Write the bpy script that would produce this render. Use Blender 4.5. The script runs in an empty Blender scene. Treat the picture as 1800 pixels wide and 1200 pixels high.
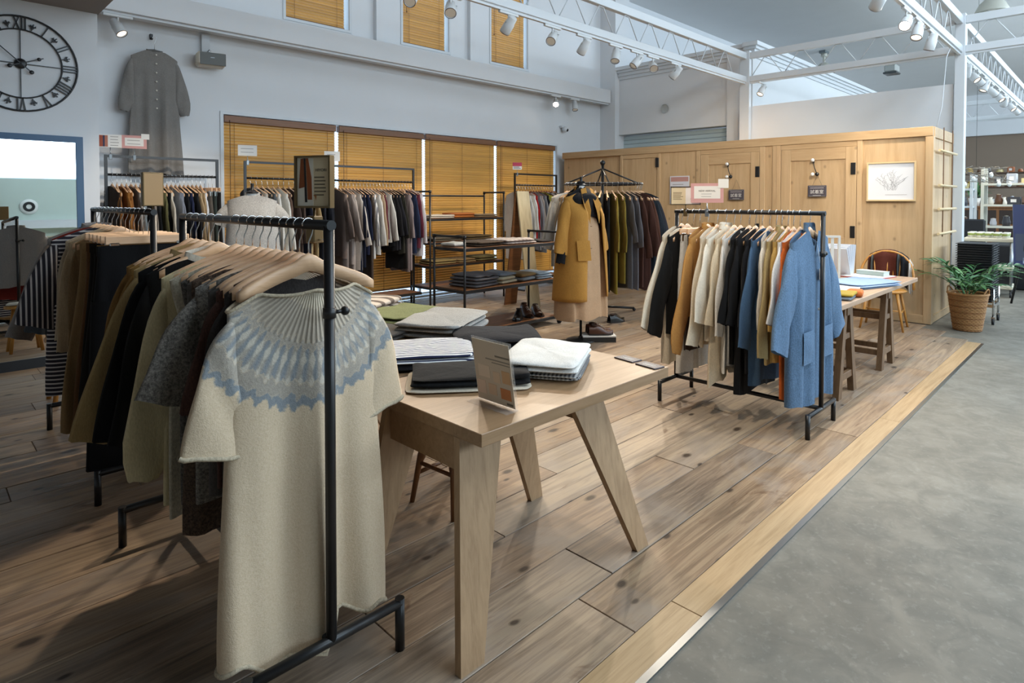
import bpy, bmesh, math, random
from mathutils import Vector, Matrix, noise as mnoise
PI = math.pi
C = bpy.context.scene.collection
SC = bpy.context.scene

# ------------------------------------------------------------------ camera
H = 1.45
cam_d = bpy.data.cameras.new('camera'); cam = bpy.data.objects.new('camera', cam_d); C.objects.link(cam)
_f, _cy, _pit, _yaw = 1075.27, 377.15, -0.0228375, 0.787904
cam.location = (0, 0, H)
_fw = Vector((math.cos(_yaw)*math.cos(_pit), math.sin(_yaw)*math.cos(_pit), math.sin(_pit)))
_r = Vector((math.sin(_yaw), -math.cos(_yaw), 0)); _u = _r.cross(_fw)
cam.rotation_euler = Matrix((_r, _u, -_fw)).transposed().to_euler()
cam_d.sensor_width = 36; cam_d.lens = _f/1800*36
cam_d.shift_y = -(600-_cy)/1800
cam_d.clip_start = 0.05; cam_d.clip_end = 200
SC.camera = cam

# ------------------------------------------------------------------ world, daylight, exposure
w = bpy.data.worlds.new('world'); SC.world = w; w.use_nodes = True
bgn = w.node_tree.nodes['Background']; bgn.inputs[0].default_value = (0.50, 0.74, 1.0, 1); bgn.inputs[1].default_value = 3.0
vs = SC.view_settings; vs.view_transform = 'Standard'; vs.look = 'None'; vs.exposure = -0.12; vs.gamma = 1.0
vs.use_curve_mapping = False
def area(name, loc, rot, sx, sy, power, col):
    l = bpy.data.lights.new(name, 'AREA'); l.shape = 'RECTANGLE'; l.size = sx; l.size_y = sy; l.energy = power; l.color = col
    o = bpy.data.objects.new(name, l); o.location = loc; o.rotation_euler = rot; C.objects.link(o); return o
# daylight through the high south windows, plus added fill lights
DAY = (0.75, 0.88, 1.0)
area('daylight_clerestory_south', (6.4, -6.93, 4.0), (PI/2, 0, 0), 9.7, 2.0, 430, DAY)
area('added_south_fill_far', (20.5, -6.93, 4.0), (PI/2, 0, 0), 13.1, 2.0, 1300, DAY)  # added window light, put in to brighten the far hall
area('added_overhead_fill', (5.4, -1.0, 5.57), (0, 0, 0), 6.5, 2.4, 330, DAY)  # added overhead fill; the ceiling has no opening here
area('added_overhead_fill_far', (16.0, -1.0, 5.57), (0, 0, 0), 9.0, 2.4, 300, DAY)  # added overhead fill for the far hall, under a closed ceiling

# ------------------------------------------------------------------ helpers
def link(o, parent=None):
    C.objects.link(o)
    if parent is not None: o.parent = parent
    return o
def thing(name, label, cat, loc=(0,0,0), rz=0.0, group=None, rot=None):
    o = bpy.data.objects.new(name, None); o.empty_display_size = 0.05
    o.location = loc; o.rotation_euler = rot if rot else (0, 0, rz)
    o['label'] = label; o['category'] = cat
    if group: o['group'] = group
    return link(o)
def tag(o, label, cat, group=None):
    o['label'] = label; o['category'] = cat
    if group: o['group'] = group
    return o
def struct(o): o['kind'] = 'structure'; return o
class MB:
    def __init__(s): s.v = []; s.f = []; s.sm = []
    def add(s, vs, fs, smooth=False):
        b = len(s.v); s.v += [tuple(p) for p in vs]
        for f in fs: s.f.append(tuple(b+i for i in f)); s.sm.append(smooth)
        return s
    def box(s, x0, x1, y0, y1, z0, z1, M=None, c=0.0):
        if c <= 0:
            vs = [(x,y,z) for z in (z0,z1) for y in (y0,y1) for x in (x0,x1)]
            fs = [(0,2,3,1),(4,5,7,6),(0,1,5,4),(1,3,7,5),(3,2,6,7),(2,0,4,6)]
        else:
            c = min(c, (x1-x0)*.45, (y1-y0)*.45, (z1-z0)*.45)
            vs = []; idx = {}
            X = (x0,x1); Y = (y0,y1); Z = (z0,z1)
            for k in (0,1):
                for j in (0,1):
                    for i in (0,1):
                        sx, sy, sz = (1-2*i)*c, (1-2*j)*c, (1-2*k)*c
                        idx[i,j,k] = len(vs)
                        vs += [(X[i],Y[j]+sy,Z[k]+sz),(X[i]+sx,Y[j],Z[k]+sz),(X[i]+sx,Y[j]+sy,Z[k])]
            g = lambda i,j,k,a: idx[i,j,k]+a
            fs = [(g(0,0,0,0),g(0,0,1,0),g(0,1,1,0),g(0,1,0,0)),(g(1,0,0,0),g(1,1,0,0),g(1,1,1,0),g(1,0,1,0)),
                  (g(0,0,0,1),g(1,0,0,1),g(1,0,1,1),g(0,0,1,1)),(g(0,1,0,1),g(0,1,1,1),g(1,1,1,1),g(1,1,0,1)),
                  (g(0,0,0,2),g(0,1,0,2),g(1,1,0,2),g(1,0,0,2)),(g(0,0,1,2),g(1,0,1,2),g(1,1,1,2),g(0,1,1,2))]
            for j in (0,1):
                for k in (0,1): fs.append((g(0,j,k,1),g(1,j,k,1),g(1,j,k,2),g(0,j,k,2)))
            for i in (0,1):
                for k in (0,1): fs.append((g(i,0,k,0),g(i,1,k,0),g(i,1,k,2),g(i,0,k,2)))
                for j in (0,1): fs.append((g(i,j,0,0),g(i,j,1,0),g(i,j,1,1),g(i,j,0,1)))
            for i in (0,1):
                for j in (0,1):
                    for k in (0,1): fs.append((g(i,j,k,0),g(i,j,k,1),g(i,j,k,2)))
        if M is not None: vs = [M @ Vector(p) for p in vs]
        return s.add(vs, fs)
    def tube(s, pts, r, n=8, cap=True, smooth=True, rs=None):
        pts = [Vector(p) for p in pts]; m = len(pts); vs = []; fs = []
        up = None
        for i, p in enumerate(pts):
            d = (pts[min(i+1,m-1)] - pts[max(i-1,0)]).normalized()
            if up is None: up = Vector((0,0,1)) if abs(d.z) < .9 else Vector((1,0,0))
            a = d.cross(up); a = a.normalized() if a.length > 1e-6 else Vector((1,0,0)); b = a.cross(d).normalized(); up = b
            rr = rs[i] if rs else r
            for k in range(n):
                t = 2*PI*k/n; vs.append(p + a*math.cos(t)*rr + b*math.sin(t)*rr)
        for i in range(m-1):
            for k in range(n): fs.append((i*n+k, i*n+(k+1)%n, (i+1)*n+(k+1)%n, (i+1)*n+k))
        s.add(vs, fs, smooth)
        if cap:
            b = len(s.v)-len(vs)
            s.f.append(tuple(b+k for k in reversed(range(n)))); s.sm.append(False)
            s.f.append(tuple(b+(m-1)*n+k for k in range(n))); s.sm.append(False)
        return s
    def lathe(s, prof, n=20, c=(0,0,0), smooth=True, M=None, a0=0.0, a1=2*PI):
        vs = []; fs = []; full = abs(a1-a0-2*PI) < 1e-6; nn = n if full else n+1
        for r, z in prof:
            for k in range(nn):
                t = a0+(a1-a0)*k/n; vs.append(Vector((c[0]+r*math.cos(t), c[1]+r*math.sin(t), c[2]+z)))
        for i in range(len(prof)-1):
            for k in range(n):
                k2 = (k+1) % nn; fs.append((i*nn+k, i*nn+k2, (i+1)*nn+k2, (i+1)*nn+k))
        if M is not None: vs = [M @ p for p in vs]
        return s.add(vs, fs, smooth)
    def grid(s, fn, nu, nv, smooth=True, wrapu=False):
        vs = [fn(i/nu, j/nv) for j in range(nv+1) for i in range(nu if wrapu else nu+1)]
        m = nu if wrapu else nu+1; fs = []
        for j in range(nv):
            for i in range(nu):
                i2 = (i+1) % m; fs.append((j*m+i, j*m+i2, (j+1)*m+i2, (j+1)*m+i))
        return s.add(vs, fs, smooth)
    def prism(s, poly, axis, a, b):
        n = len(poly); mk = {'x': lambda p,t: (t,p[0],p[1]), 'y': lambda p,t: (p[0],t,p[1]), 'z': lambda p,t: (p[0],p[1],t)}[axis]
        vs = [mk(p,a) for p in poly]+[mk(p,b) for p in poly]
        fs = [tuple(reversed(range(n))), tuple(range(n,2*n))]+[(i,(i+1)%n,n+(i+1)%n,n+i) for i in range(n)]
        return s.add(vs, fs)
    def sphere(s, c, r, n=12, m=8, sc=(1,1,1)):
        prof = [(r*math.sin(PI*i/m), -r*math.cos(PI*i/m)) for i in range(m+1)]
        vs0 = len(s.v); s.lathe(prof, n)
        for i in range(vs0, len(s.v)):
            p = s.v[i]; s.v[i] = (c[0]+p[0]*sc[0], c[1]+p[1]*sc[1], c[2]+p[2]*sc[2])
        return s
    def mesh(s, name):
        me = bpy.data.meshes.new(name); me.from_pydata(s.v, [], s.f)
        me.polygons.foreach_set('use_smooth', s.sm); me.update(); return me
    def build(s, name, mat, parent=None, fix=True):
        me = s.mesh(name)
        if fix:
            bm = bmesh.new(); bm.from_mesh(me); bmesh.ops.recalc_face_normals(bm, faces=bm.faces); bm.to_mesh(me); bm.free()
        o = bpy.data.objects.new(name, me)
        if mat is not None: me.materials.append(mat)
        return link(o, parent)
def bx(name, mat, parent, *a, c=0.0, M=None): return MB().box(*a, c=c, M=M).build(name, mat, parent)
def inst(name, me, parent=None, loc=(0,0,0), rot=(0,0,0), scale=(1,1,1)):
    o = bpy.data.objects.new(name, me); o.location = loc; o.rotation_euler = rot; o.scale = scale
    return link(o, parent)
def smooth01(t): t = max(0.0, min(1.0, t)); return t*t*(3-2*t)
ORD = ['first','second','third','fourth','fifth','sixth','seventh','eighth','ninth','tenth','eleventh','twelfth','thirteenth','fourteenth','fifteenth','sixteenth','seventeenth','eighteenth','nineteenth','twentieth','twenty-first','twenty-second','twenty-third','twenty-fourth','twenty-fifth','twenty-sixth','twenty-seventh','twenty-eighth','twenty-ninth','thirtieth']
# ------------------------------------------------------------------ materials
def srgb(h):
    if not isinstance(h, str): return (*h, 1)
    h = h.lstrip('#'); c = [int(h[i:i+2],16)/255 for i in (0,2,4)]
    return tuple(x/12.92 if x <= .04045 else ((x+.055)/1.055)**2.4 for x in c)+(1,)
class NT:
    def __init__(s, name):
        s.m = bpy.data.materials.new(name); s.m.use_nodes = True; s.t = s.m.node_tree
        s.p = s.t.nodes['Principled BSDF']
    def n(s, typ, **kw):
        nd = s.t.nodes.new(typ)
        for k, v in kw.items():
            if k.startswith('i_'):
                key = k[2:]; key = int(key) if key.isdigit() else key.replace('_',' ')
                nd.inputs[key].default_value = v
            else: setattr(nd, k, v)
        return nd
    def l(s, a, b): s.t.links.new(a, b)
    def math(s, op, a, b=None, clamp=False):
        nd = s.n('ShaderNodeMath', operation=op, use_clamp=clamp)
        for i, q in enumerate((a, b)):
            if q is None: continue
            if isinstance(q, (int, float)): nd.inputs[i].default_value = q
            else: s.l(q, nd.inputs[i])
        return nd.outputs[0]
    def mix(s, fac, a, b, blend='MIX'):
        nd = s.n('ShaderNodeMix', data_type='RGBA', blend_type=blend)
        for i, q in ((0,fac),(6,a),(7,b)):
            if isinstance(q, (int,float)): nd.inputs[i].default_value = q
            elif isinstance(q, tuple): nd.inputs[i].default_value = q
            else: s.l(q, nd.inputs[i])
        return nd.outputs[2]
    def ramp(s, fac, stops):
        nd = s.n('ShaderNodeValToRGB'); cr = nd.color_ramp
        while len(cr.elements) < len(stops): cr.elements.new(.5)
        for e, (p, c) in zip(cr.elements, stops): e.position = p; e.color = c if len(c) == 4 else (*c, 1)
        s.l(fac, nd.inputs[0]); return nd.outputs[0]
    def noise(s, vec, scale, detail=3, rough=.55, dist=0.0):
        nd = s.n('ShaderNodeTexNoise'); nd.inputs['Scale'].default_value = scale; nd.inputs['Detail'].default_value = detail
        nd.inputs['Roughness'].default_value = rough; nd.inputs['Distortion'].default_value = dist
        if vec is not None: s.l(vec, nd.inputs['Vector'])
        return nd.outputs['Fac']
    def map(s, vec, scale=(1,1,1), loc=(0,0,0), rot=(0,0,0)):
        nd = s.n('ShaderNodeMapping'); nd.inputs['Scale'].default_value = scale; nd.inputs['Location'].default_value = loc; nd.inputs['Rotation'].default_value = rot
        s.l(vec, nd.inputs['Vector']); return nd.outputs[0]
    def obj(s): return s.n('ShaderNodeTexCoord').outputs['Object']
    def pos(s): return s.n('ShaderNodeNewGeometry').outputs['Position']
    def bump(s, h, strength=.3, dist=.01):
        nd = s.n('ShaderNodeBump'); nd.inputs['Strength'].default_value = strength; nd.inputs['Distance'].default_value = dist
        s.l(h, nd.inputs['Height']); s.l(nd.outputs[0], s.p.inputs['Normal'])
    def base(s, q):
        if isinstance(q, tuple): s.p.inputs['Base Color'].default_value = q
        else: s.l(q, s.p.inputs['Base Color'])
    def set(s, **kw):
        for k, v in kw.items(): s.p.inputs[k.replace('_',' ')].default_value = v
        return s
_mc = {}
def plain(col, rough=.5, metal=0.0, name=None, **kw):
    k = ('p', col, rough, metal, tuple(sorted(kw.items())))
    if k not in _mc:
        t = NT(name or 'paint'); t.base(srgb(col)); t.set(Roughness=rough, Metallic=metal, **kw); _mc[k] = t.m
    return _mc[k]
def emis(col, strength):
    k = ('e', col, strength)
    if k not in _mc:
        t = NT('lit_glass'); t.base((0,0,0,1)); t.p.inputs['Emission Color'].default_value = srgb(col); t.p.inputs['Emission Strength'].default_value = strength; _mc[k] = t.m
    return _mc[k]
def dk(c, f): return tuple(x*f for x in c[:3])+(1,)
def fab(col, kind='plain', name='fabric'):
    k = ('f', col, kind)
    if k in _mc: return _mc[k]
    t = NT(name+'_'+kind); c = srgb(col); v = t.obj()
    n1 = t.noise(v, 9, 3); 
    if kind == 'knit':
        n2 = t.noise(t.map(v, (1,1,.6)), 160, 2, .7); amp = .62
    elif kind == 'tweed':
        n2 = t.noise(v, 110, 2, .9); amp = .25
    else:
        n2 = t.noise(t.map(v, (1,1,.35)), 240, 1, .5); amp = .86
    c2 = t.mix(t.math('MULTIPLY', t.math('SUBTRACT', n2, .35), 2.2, True), dk(c, amp), dk(c, 1.06))
    c3 = t.mix(t.math('MULTIPLY', t.math('SUBTRACT', n1, .3), 1.6, True), t.mix(1.0, c2, (.86,.86,.86,1), 'MULTIPLY'), c2)
    t.base(c3); t.set(Roughness=.92); t.p.inputs['Specular IOR Level'].default_value = .2
    t.p.inputs['Sheen Weight'].default_value = .04 if kind != 'satin' else 0; t.p.inputs['Sheen Roughness'].default_value = .5
    if kind == 'satin': t.set(Roughness=.42); t.p.inputs['Specular IOR Level'].default_value = .6
    wr = t.noise(t.map(v, (1,1,.45)), 14, 4, .6, .5)
    h = t.math('ADD', t.math('MULTIPLY', n2, .25 if kind == 'plain' else .6), t.math('MULTIPLY', wr, 1.3))
    t.bump(h, .5, .006); _mc[k] = t.m; return t.m
def stripe(col_a, col_b, axis=2, freq=40.0, duty=.5, name='striped_fabric', distort=.0):
    k = ('s', col_a, col_b, axis, freq, duty)
    if k in _mc: return _mc[k]
    t = NT(name); v = t.obj(); sp = t.n('ShaderNodeSeparateXYZ'); t.l(v, sp.inputs[0])
    ph = t.math('FRACT', t.math('MULTIPLY', sp.outputs[axis], freq))
    t.base(t.mix(t.math('GREATER_THAN', ph, duty), srgb(col_a), srgb(col_b))); t.set(Roughness=.9)
    t.bump(t.noise(t.map(v, (1,1,.5)), 12, 4), .4, .006); _mc[k] = t.m; return t.m
def gingham(col_a, col_b, freq=55.0):
    t = NT('gingham_fabric'); v = t.obj(); sp = t.n('ShaderNodeSeparateXYZ'); t.l(v, sp.inputs[0])
    q = [t.math('GREATER_THAN', t.math('FRACT', t.math('MULTIPLY', sp.outputs[i], freq)), .5) for i in (0,1,2)]
    s = t.math('MULTIPLY', t.math('ADD', t.math('ADD', q[0], q[1]), q[2]), .34)
    t.base(t.mix(s, srgb(col_a), srgb(col_b))); t.set(Roughness=.9); return t.m
def wood(name, light, dark, grain=(2.2, 30, 30), rough=.55, knots=0.0, world=True, vary=.25, seed=0.0, fine=.5, bump=.12):
    """grain = frequency along x,y,z (low = along the grain)"""
    t = NT(name); v = t.pos() if world else t.obj()
    oi = t.n('ShaderNodeObjectInfo'); off = t.n('ShaderNodeVectorMath', operation='SCALE'); off.inputs[0].default_value = (13.1, 7.7, 3.3); t.l(oi.outputs['Random'], off.inputs['Scale'])
    ad = t.n('ShaderNodeVectorMath', operation='ADD'); t.l(v, ad.inputs[0]); t.l(off.outputs[0], ad.inputs[1]); v = ad.outputs[0]
    g = t.noise(t.map(v, grain, (seed,seed,seed)), 1.0, 5, .6, .6)
    g2 = t.noise(t.map(v, tuple(q*4 for q in grain), (seed,seed,seed)), 1.0, 3, .6)
    f = t.math('ADD', t.math('MULTIPLY', g, 1-fine*.5), t.math('MULTIPLY', g2, fine*.5))
    col = t.ramp(f, [(.32, srgb(dark)), (.5, t_mix(dark, light, .6)), (.68, srgb(light))])
    br = t.math('ADD', t.math('MULTIPLY', oi.outputs['Random'], vary), 1-vary*.5)
    gr = t.n('ShaderNodeCombineColor'); 
    for i in range(3): t.l(br, gr.inputs[i])
    col = t.mix(1.0, col, gr.outputs[0], 'MULTIPLY')
    if knots > 0:
        sx = t.n('ShaderNodeSeparateXYZ'); t.l(v, sx.inputs[0]); cb = t.n('ShaderNodeCombineXYZ'); t.l(t.math('ADD', sx.outputs[0], sx.outputs[1]), cb.inputs[0]); t.l(sx.outputs[2], cb.inputs[1])
        vo = t.n('ShaderNodeTexVoronoi', voronoi_dimensions='2D'); vo.inputs['Scale'].default_value = knots; t.l(t.map(cb.outputs[0], (1, .75, 1)), vo.inputs['Vector'])
        kn = t.math('SUBTRACT', 1.0, t.math('MULTIPLY', vo.outputs['Distance'], 16.0), True)
        sc_ = t.n('ShaderNodeSeparateColor'); t.l(vo.outputs['Color'], sc_.inputs[0]); kn = t.math('MULTIPLY', kn, t.math('GREATER_THAN', sc_.outputs[0], .35))
        col = t.mix(t.math('MULTIPLY', kn, .75), col, dk(srgb(dark), .45))
    t.base(col); t.set(Roughness=rough); t.bump(f, bump, .01); return t.m
def t_mix(a, b, f):
    a = srgb(a); b = srgb(b); return tuple(a[i]*(1-f)+b[i]*f for i in range(3))+(1,)
def nzv(t, q):
    nd = t.n('ShaderNodeTexNoise'); nd.inputs['Scale'].default_value = 9; t.l(q, nd.inputs['Vector']); return nd.outputs['Color']
def floor_plank_mat():
    t = NT('reclaimed_floor_wood'); v = t.pos(); oi = t.n('ShaderNodeObjectInfo'); rnd = oi.outputs['Random']
    off = t.n('ShaderNodeVectorMath', operation='SCALE'); off.inputs[0].default_value = (17.3, 9.1, 0); t.l(rnd, off.inputs['Scale'])
    ad = t.n('ShaderNodeVectorMath', operation='ADD'); t.l(v, ad.inputs[0]); t.l(off.outputs[0], ad.inputs[1]); q = ad.outputs[0]
    g = t.noise(t.map(q, (1.1, 17, 5)), 1.0, 6, .62, 1.4)
    g2 = t.noise(t.map(q, (4.0, 90, 9)), 1.0, 3, .6, .4)
    patch = t.noise(t.map(q, (1.0, 1.7, 1)), 1.6, 4, .6, .8)
    ca = t.ramp(rnd, [(0.0, srgb('#A1866B')), (.22, srgb('#8B7663')), (.42, srgb('#AB967E')), (.6, srgb('#806D5B')), (.8, srgb('#997E62')), (1.0, srgb('#B4A28C'))])
    f = t.math('ADD', t.math('MULTIPLY', g, .72), t.math('MULTIPLY', g2, .28))
    c = t.mix(t.ramp(f, [(.37, (1,1,1)), (.56, (0,0,0))]), ca, t.mix(.5, ca, srgb('#4A382A'), 'MULTIPLY'))
    c = t.mix(t.math('MULTIPLY', t.ramp(f, [(.5, (0,0,0)), (.68, (1,1,1))]), .35), c, srgb('#BBA683'))
    # grey weathering and rusty stains
    c = t.mix(t.ramp(patch, [(.48, (0,0,0)), (.66, (.62,.62,.62))]), c, srgb('#95887B'))
    st = t.noise(t.map(q, (1.4, 6, 1), (5,3,0)), 1.3, 5, .65, 1.2)
    c = t.mix(t.ramp(st, [(.63, (0,0,0)), (.74, (.8,.8,.8))]), c, srgb('#5A3A22'))
    vo = t.n('ShaderNodeTexVoronoi', voronoi_dimensions='2D'); vo.inputs['Scale'].default_value = 3.4; t.l(t.map(t.mix(.02, q, nzv(t, q)), (.6, 1.15, 1)), vo.inputs['Vector'])
    kn = t.math('SUBTRACT', 1.0, t.math('MULTIPLY', vo.outputs['Distance'], 9.0), True)
    sk = t.n('ShaderNodeSeparateColor'); t.l(vo.outputs['Color'], sk.inputs[0]); gt = t.math('GREATER_THAN', sk.outputs[0], .52)
    halo = t.math('MULTIPLY', gt, t.math('SUBTRACT', 1.0, t.math('MULTIPLY', vo.outputs['Distance'], 4.2), True))
    kn = t.math('MULTIPLY', gt, t.math('SUBTRACT', 1.0, t.math('MULTIPLY', vo.outputs['Distance'], t.math('ADD', 8.0, t.math('MULTIPLY', sk.outputs[1], 12.0))), True))
    kn = t.math('MULTIPLY', kn, 1.8, True)
    c = t.mix(t.math('MULTIPLY', halo, .22), c, srgb('#4A3526'))
    c = t.mix(t.math('MULTIPLY', kn, .9), c, srgb('#35271C'))
    t.base(c); t.p.inputs['Specular IOR Level'].default_value = .35
    t.l(t.math('ADD', t.math('MULTIPLY', g, .25), .42), t.p.inputs['Roughness'])
    t.bump(f, .22, .01); return t.m
def concrete_mat():
    t = NT('polished_concrete'); v = t.pos()
    a = t.noise(v, .9, 6, .6, .4); b = t.noise(v, 7, 5, .65, .6); d = t.noise(v, 38, 3, .6)
    c = t.ramp(a, [(.3, srgb('#6B665C')), (.5, srgb('#807B70')), (.7, srgb('#928D82'))])
    c = t.mix(t.ramp(b, [(.40, (0,0,0)), (.62, (.42,.42,.42))]), c, srgb('#5C5A53'))
    c = t.mix(t.ramp(d, [(.56, (0,0,0)), (.7, (.3,.3,.3))]), c, srgb('#98978D'))
    t.base(c); t.l(t.math('ADD', t.math('MULTIPLY', b, .3), .38), t.p.inputs['Roughness']); t.p.inputs['Specular IOR Level'].default_value = .3; t.bump(d, .06, .004); return t.m
def plaster_mat(name, col):
    t = NT(name); v = t.pos(); c = srgb(col); n = t.noise(v, 2.0, 3)
    t.base(t.mix(n, dk(c,.96), dk(c,1.02))); t.set(Roughness=.8); t.bump(t.noise(v, 60, 3), .04, .003); return t.m
def nordic_mat():
    t = NT('nordic_yoke_knit'); v = t.obj(); sp = t.n('ShaderNodeSeparateXYZ'); t.l(v, sp.inputs[0]); X, Z = sp.outputs[0], sp.outputs[2]
    zz = t.math('SUBTRACT', .0, Z)
    r = t.math('SQRT', t.math('ADD', t.math('MULTIPLY', X, X), t.math('MULTIPLY', zz, zz)))
    ang = t.math('ARCTAN2', X, t.math('ADD', zz, .02))
    fn = t.noise(v, 150, 2, .8); fz = t.noise(v, 30, 3, .6)
    cream = t.mix(t.math('MULTIPLY', fn, .9), srgb('#C2AB8B'), srgb('#E2CFB5'))
    grey = t.mix(fn, srgb('#8C867D'), srgb('#BBB1A2'))
    blue = t.mix(fn, srgb('#70787F'), srgb('#9A9E9E'))
    # ribs on collar
    rib = t.math('SINE', t.math('MULTIPLY', ang, 84.0))
    ribc = t.mix(t.math('MULTIPLY', t.math('ADD', rib, 1.0), .5), srgb('#9C9284'), srgb('#BCB09E'))
    ribtop = t.mix(t.math('MULTIPLY', t.math('ADD', rib, 1.0), .5), srgb('#B3A791'), srgb('#D6CAB4'))
    # diamond pattern: angle cells, radial rows
    a2 = t.math('MULTIPLY', ang, 10.0); tri = t.math('ABSOLUTE', t.math('SUBTRACT', t.math('FRACT', a2), .5))
    rr = t.math('ABSOLUTE', t.math('SUBTRACT', t.math('FRACT', t.math('MULTIPLY', r, 14.0)), .5))
    j = t.math('MULTIPLY', t.math('SUBTRACT', fz, .5), .45)
    dia = t.math('MULTIPLY', t.math('SUBTRACT', .40, t.math('ADD', t.math('ADD', tri, t.math('MULTIPLY', rr, .75)), j)), 5.0, True)
    stripes = t.math('MULTIPLY', t.math('ADD', t.math('ADD', t.math('SINE', t.math('MULTIPLY', ang, 66.0)), t.math('MULTIPLY', j, 3.0)), .9), .55, True)
    pat = t.mix(dia, t.mix(stripes, blue, grey), t.mix(t.math('MULTIPLY', fn, .9), srgb('#B4AC9E'), srgb('#D6CEBF')))
    def band(lo, hi):
        k = 110.0
        return t.math('MULTIPLY', t.math('MULTIPLY', t.math('SUBTRACT', rj, lo-.004), k, True), t.math('MULTIPLY', t.math('SUBTRACT', hi+.004, rj), k, True))
    zig = t.math('MULTIPLY', t.math('ABSOLUTE', t.math('SUBTRACT', t.math('FRACT', t.math('MULTIPLY', ang, 10.0)), .5)), .035)
    rj = t.math('ADD', t.math('ADD', r, zig), t.math('MULTIPLY', t.math('SUBTRACT', fz, .5), .06))
    c = t.mix(band(.0, .105), cream, ribtop)
    c = t.mix(band(.105, .20), c, ribc)
    c = t.mix(band(.20, .225), c, grey)
    c = t.mix(band(.225, .325), c, pat)
    c = t.mix(band(.325, .365), c, grey)
    c = t.mix(band(.365, .395), c, blue)
    t.base(c); t.set(Roughness=.95); t.p.inputs['Sheen Weight'].default_value = .08; t.p.inputs['Specular IOR Level'].default_value = .1
    hr = t.math('MULTIPLY', t.math('MULTIPLY', rib, t.math('LESS_THAN', r, .2)), .5)
    wr = t.noise(t.map(v, (1,1,.4)), 9, 3, .6)
    t.bump(t.math('ADD', t.math('ADD', t.math('MULTIPLY', fn, .5), hr), wr), .55, .006); return t.m

M_BLK = plain('#1A1A1B', .38, name='black_powder_coat'); M_CHR = plain('#D8D8D8', .15, 1.0, name='chrome')
M_STEEL = plain('#9FA3A6', .3, 1.0, name='steel'); M_WHT = plaster_mat('white_wall_plaster', '#E0E2E4')
M_WHT2 = plaster_mat('white_ceiling_paint', '#ECEDED'); M_PAINT = plain('#D5D9DC', .45, name='white_enamel')
M_HANG = wood('hanger_wood', '#E4BC95', '#CFA47D', (6, 60, 60), .4, world=False, vary=.12)
M_HANGD = wood('dark_hanger_wood', '#A3663C', '#7E4B29', (6, 60, 60), .4, world=False, vary=.12)
M_PLANK = floor_plank_mat(); M_CONC = concrete_mat()
M_BORDER = wood('pale_border_wood', '#C3A47C', '#A08159', (2.0, 40, 9), .5, vary=.1)
M_BOOTH_H = wood('booth_pine_horizontal', '#C9AA82', '#B4936A', (20, 1.6, 26), .55, knots=2.2, vary=.08)
M_BOOTH_V = wood('booth_pine_vertical', '#CDAE86', '#B8986F', (14, 14, 1.2), .55, knots=2.6, vary=.10)
M_SLAT = wood('blind_slat_wood', '#DCA650', '#C48D42', (1.2, 60, 60), .42, vary=.22, bump=.03)
M_RAIL = wood('blind_rail_wood', '#8A5A34', '#6C4526', (1.2, 60, 60), .45, vary=.1)
M_OAK = wood('table_oak', '#A08060', '#866847', (2.0, 38, 38), .42, vary=.08)
M_OAKV = wood('table_leg_oak', '#B0916F', '#937556', (42, 42, 2.0), .5, vary=.08)
M_WAL = wood('trestle_brown_wood', '#7C5F42', '#5A432D', (30, 30, 3), .5, vary=.12)
M_SHELF = wood('shelf_board_wood', '#8A5A34', '#5E3B20', (2, 40, 40), .5, vary=.1)
M_CHAIRW = wood('chair_honey_wood', '#C98F45', '#A8712F', (20, 20, 3), .35, vary=.05)
M_BRONZE = plain('#6F5B3C', .35, .7, name='bronze_metal')
M_PAPER = plain('#E6E2DC', .7, name='paper_white'); M_CREAM = plain('#DCC9A4', .7, name='paper_cream')
M_PINK = plain('#CF9A94', .7, name='paper_pink'); M_INK = plain('#3A3634', .7, name='print_ink'); M_GREYINK = plain('#9A9590', .7, name='print_grey')
M_DARKPLQ = plain('#4B454C', .5, name='plaque_slate')
t_ = NT('clear_acrylic'); t_.base((.93,.95,.96,1)); t_.set(Roughness=.04, Alpha=.13); M_ACR = t_.m
M_MIRROR = plain('#F2F5F4', .01, 1.0, name='mirror_silver'); M_BLUEFR = plain('#2F5578', .4, name='blue_lacquer')
# ------------------------------------------------------------------ floor
rnd = random.Random(7)
fl = struct(MB().box(-4.0, 7.74, 1.02, 1.64, -.06, -.022).box(-4.0, 8.45, 1.64, 7.4, -.06, -.022).build('floor', plain('#2A2018', .9, name='dark_subfloor')))
rows = [1.143, 1.39, 1.63, 1.872, 2.115, 2.352, 2.594, 2.83, 3.089]
while rows[-1] < 7.35: rows.append(min(7.4, rows[-1] + rnd.uniform(.2, .27)))
for ri in range(len(rows)-1):
    y0, y1 = rows[ri], rows[ri+1]
    xe = [7.92, 8.20][ri] if ri < 2 else 8.45
    x = -4.0 + rnd.uniform(-1.6, 0); cuts = []
    while x < xe:
        L = rnd.uniform(1.1, 2.7); a, b = max(x, -4.0), min(x+L, xe)
        if b - a > .12 and b > -1.2:
            zt = rnd.uniform(-.0015, .0015); g = .0016
            o = MB().box(a+g, b-g, y0+g, y1-g, -.022, zt, c=.0022).build('plank', M_PLANK, fl)
        x += L
for a, b in ((-4.0, -.8), (-.8, 1.95), (1.95, 4.6), (4.6, 7.75)):
    bx('border_plank', M_BORDER, fl, a+.001, b-.001, 1.022, 1.1415, -.022, .001, c=.002)
cf = MB().box(-6, 7.75, -7, .997, -.12, -.006).box(7.75, 32, -7, 1.64, -.12, -.006).box(8.45, 32, 1.64, 7.4, -.12, -.006).build('floor_concrete', M_CONC); struct(cf)
tr = struct(bx('trim_1', M_STEEL, None, -4, 7.75, .997, 1.0215, -.02, .001)); tr['label'] = 'thin steel edge strip between planks and concrete'

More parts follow.
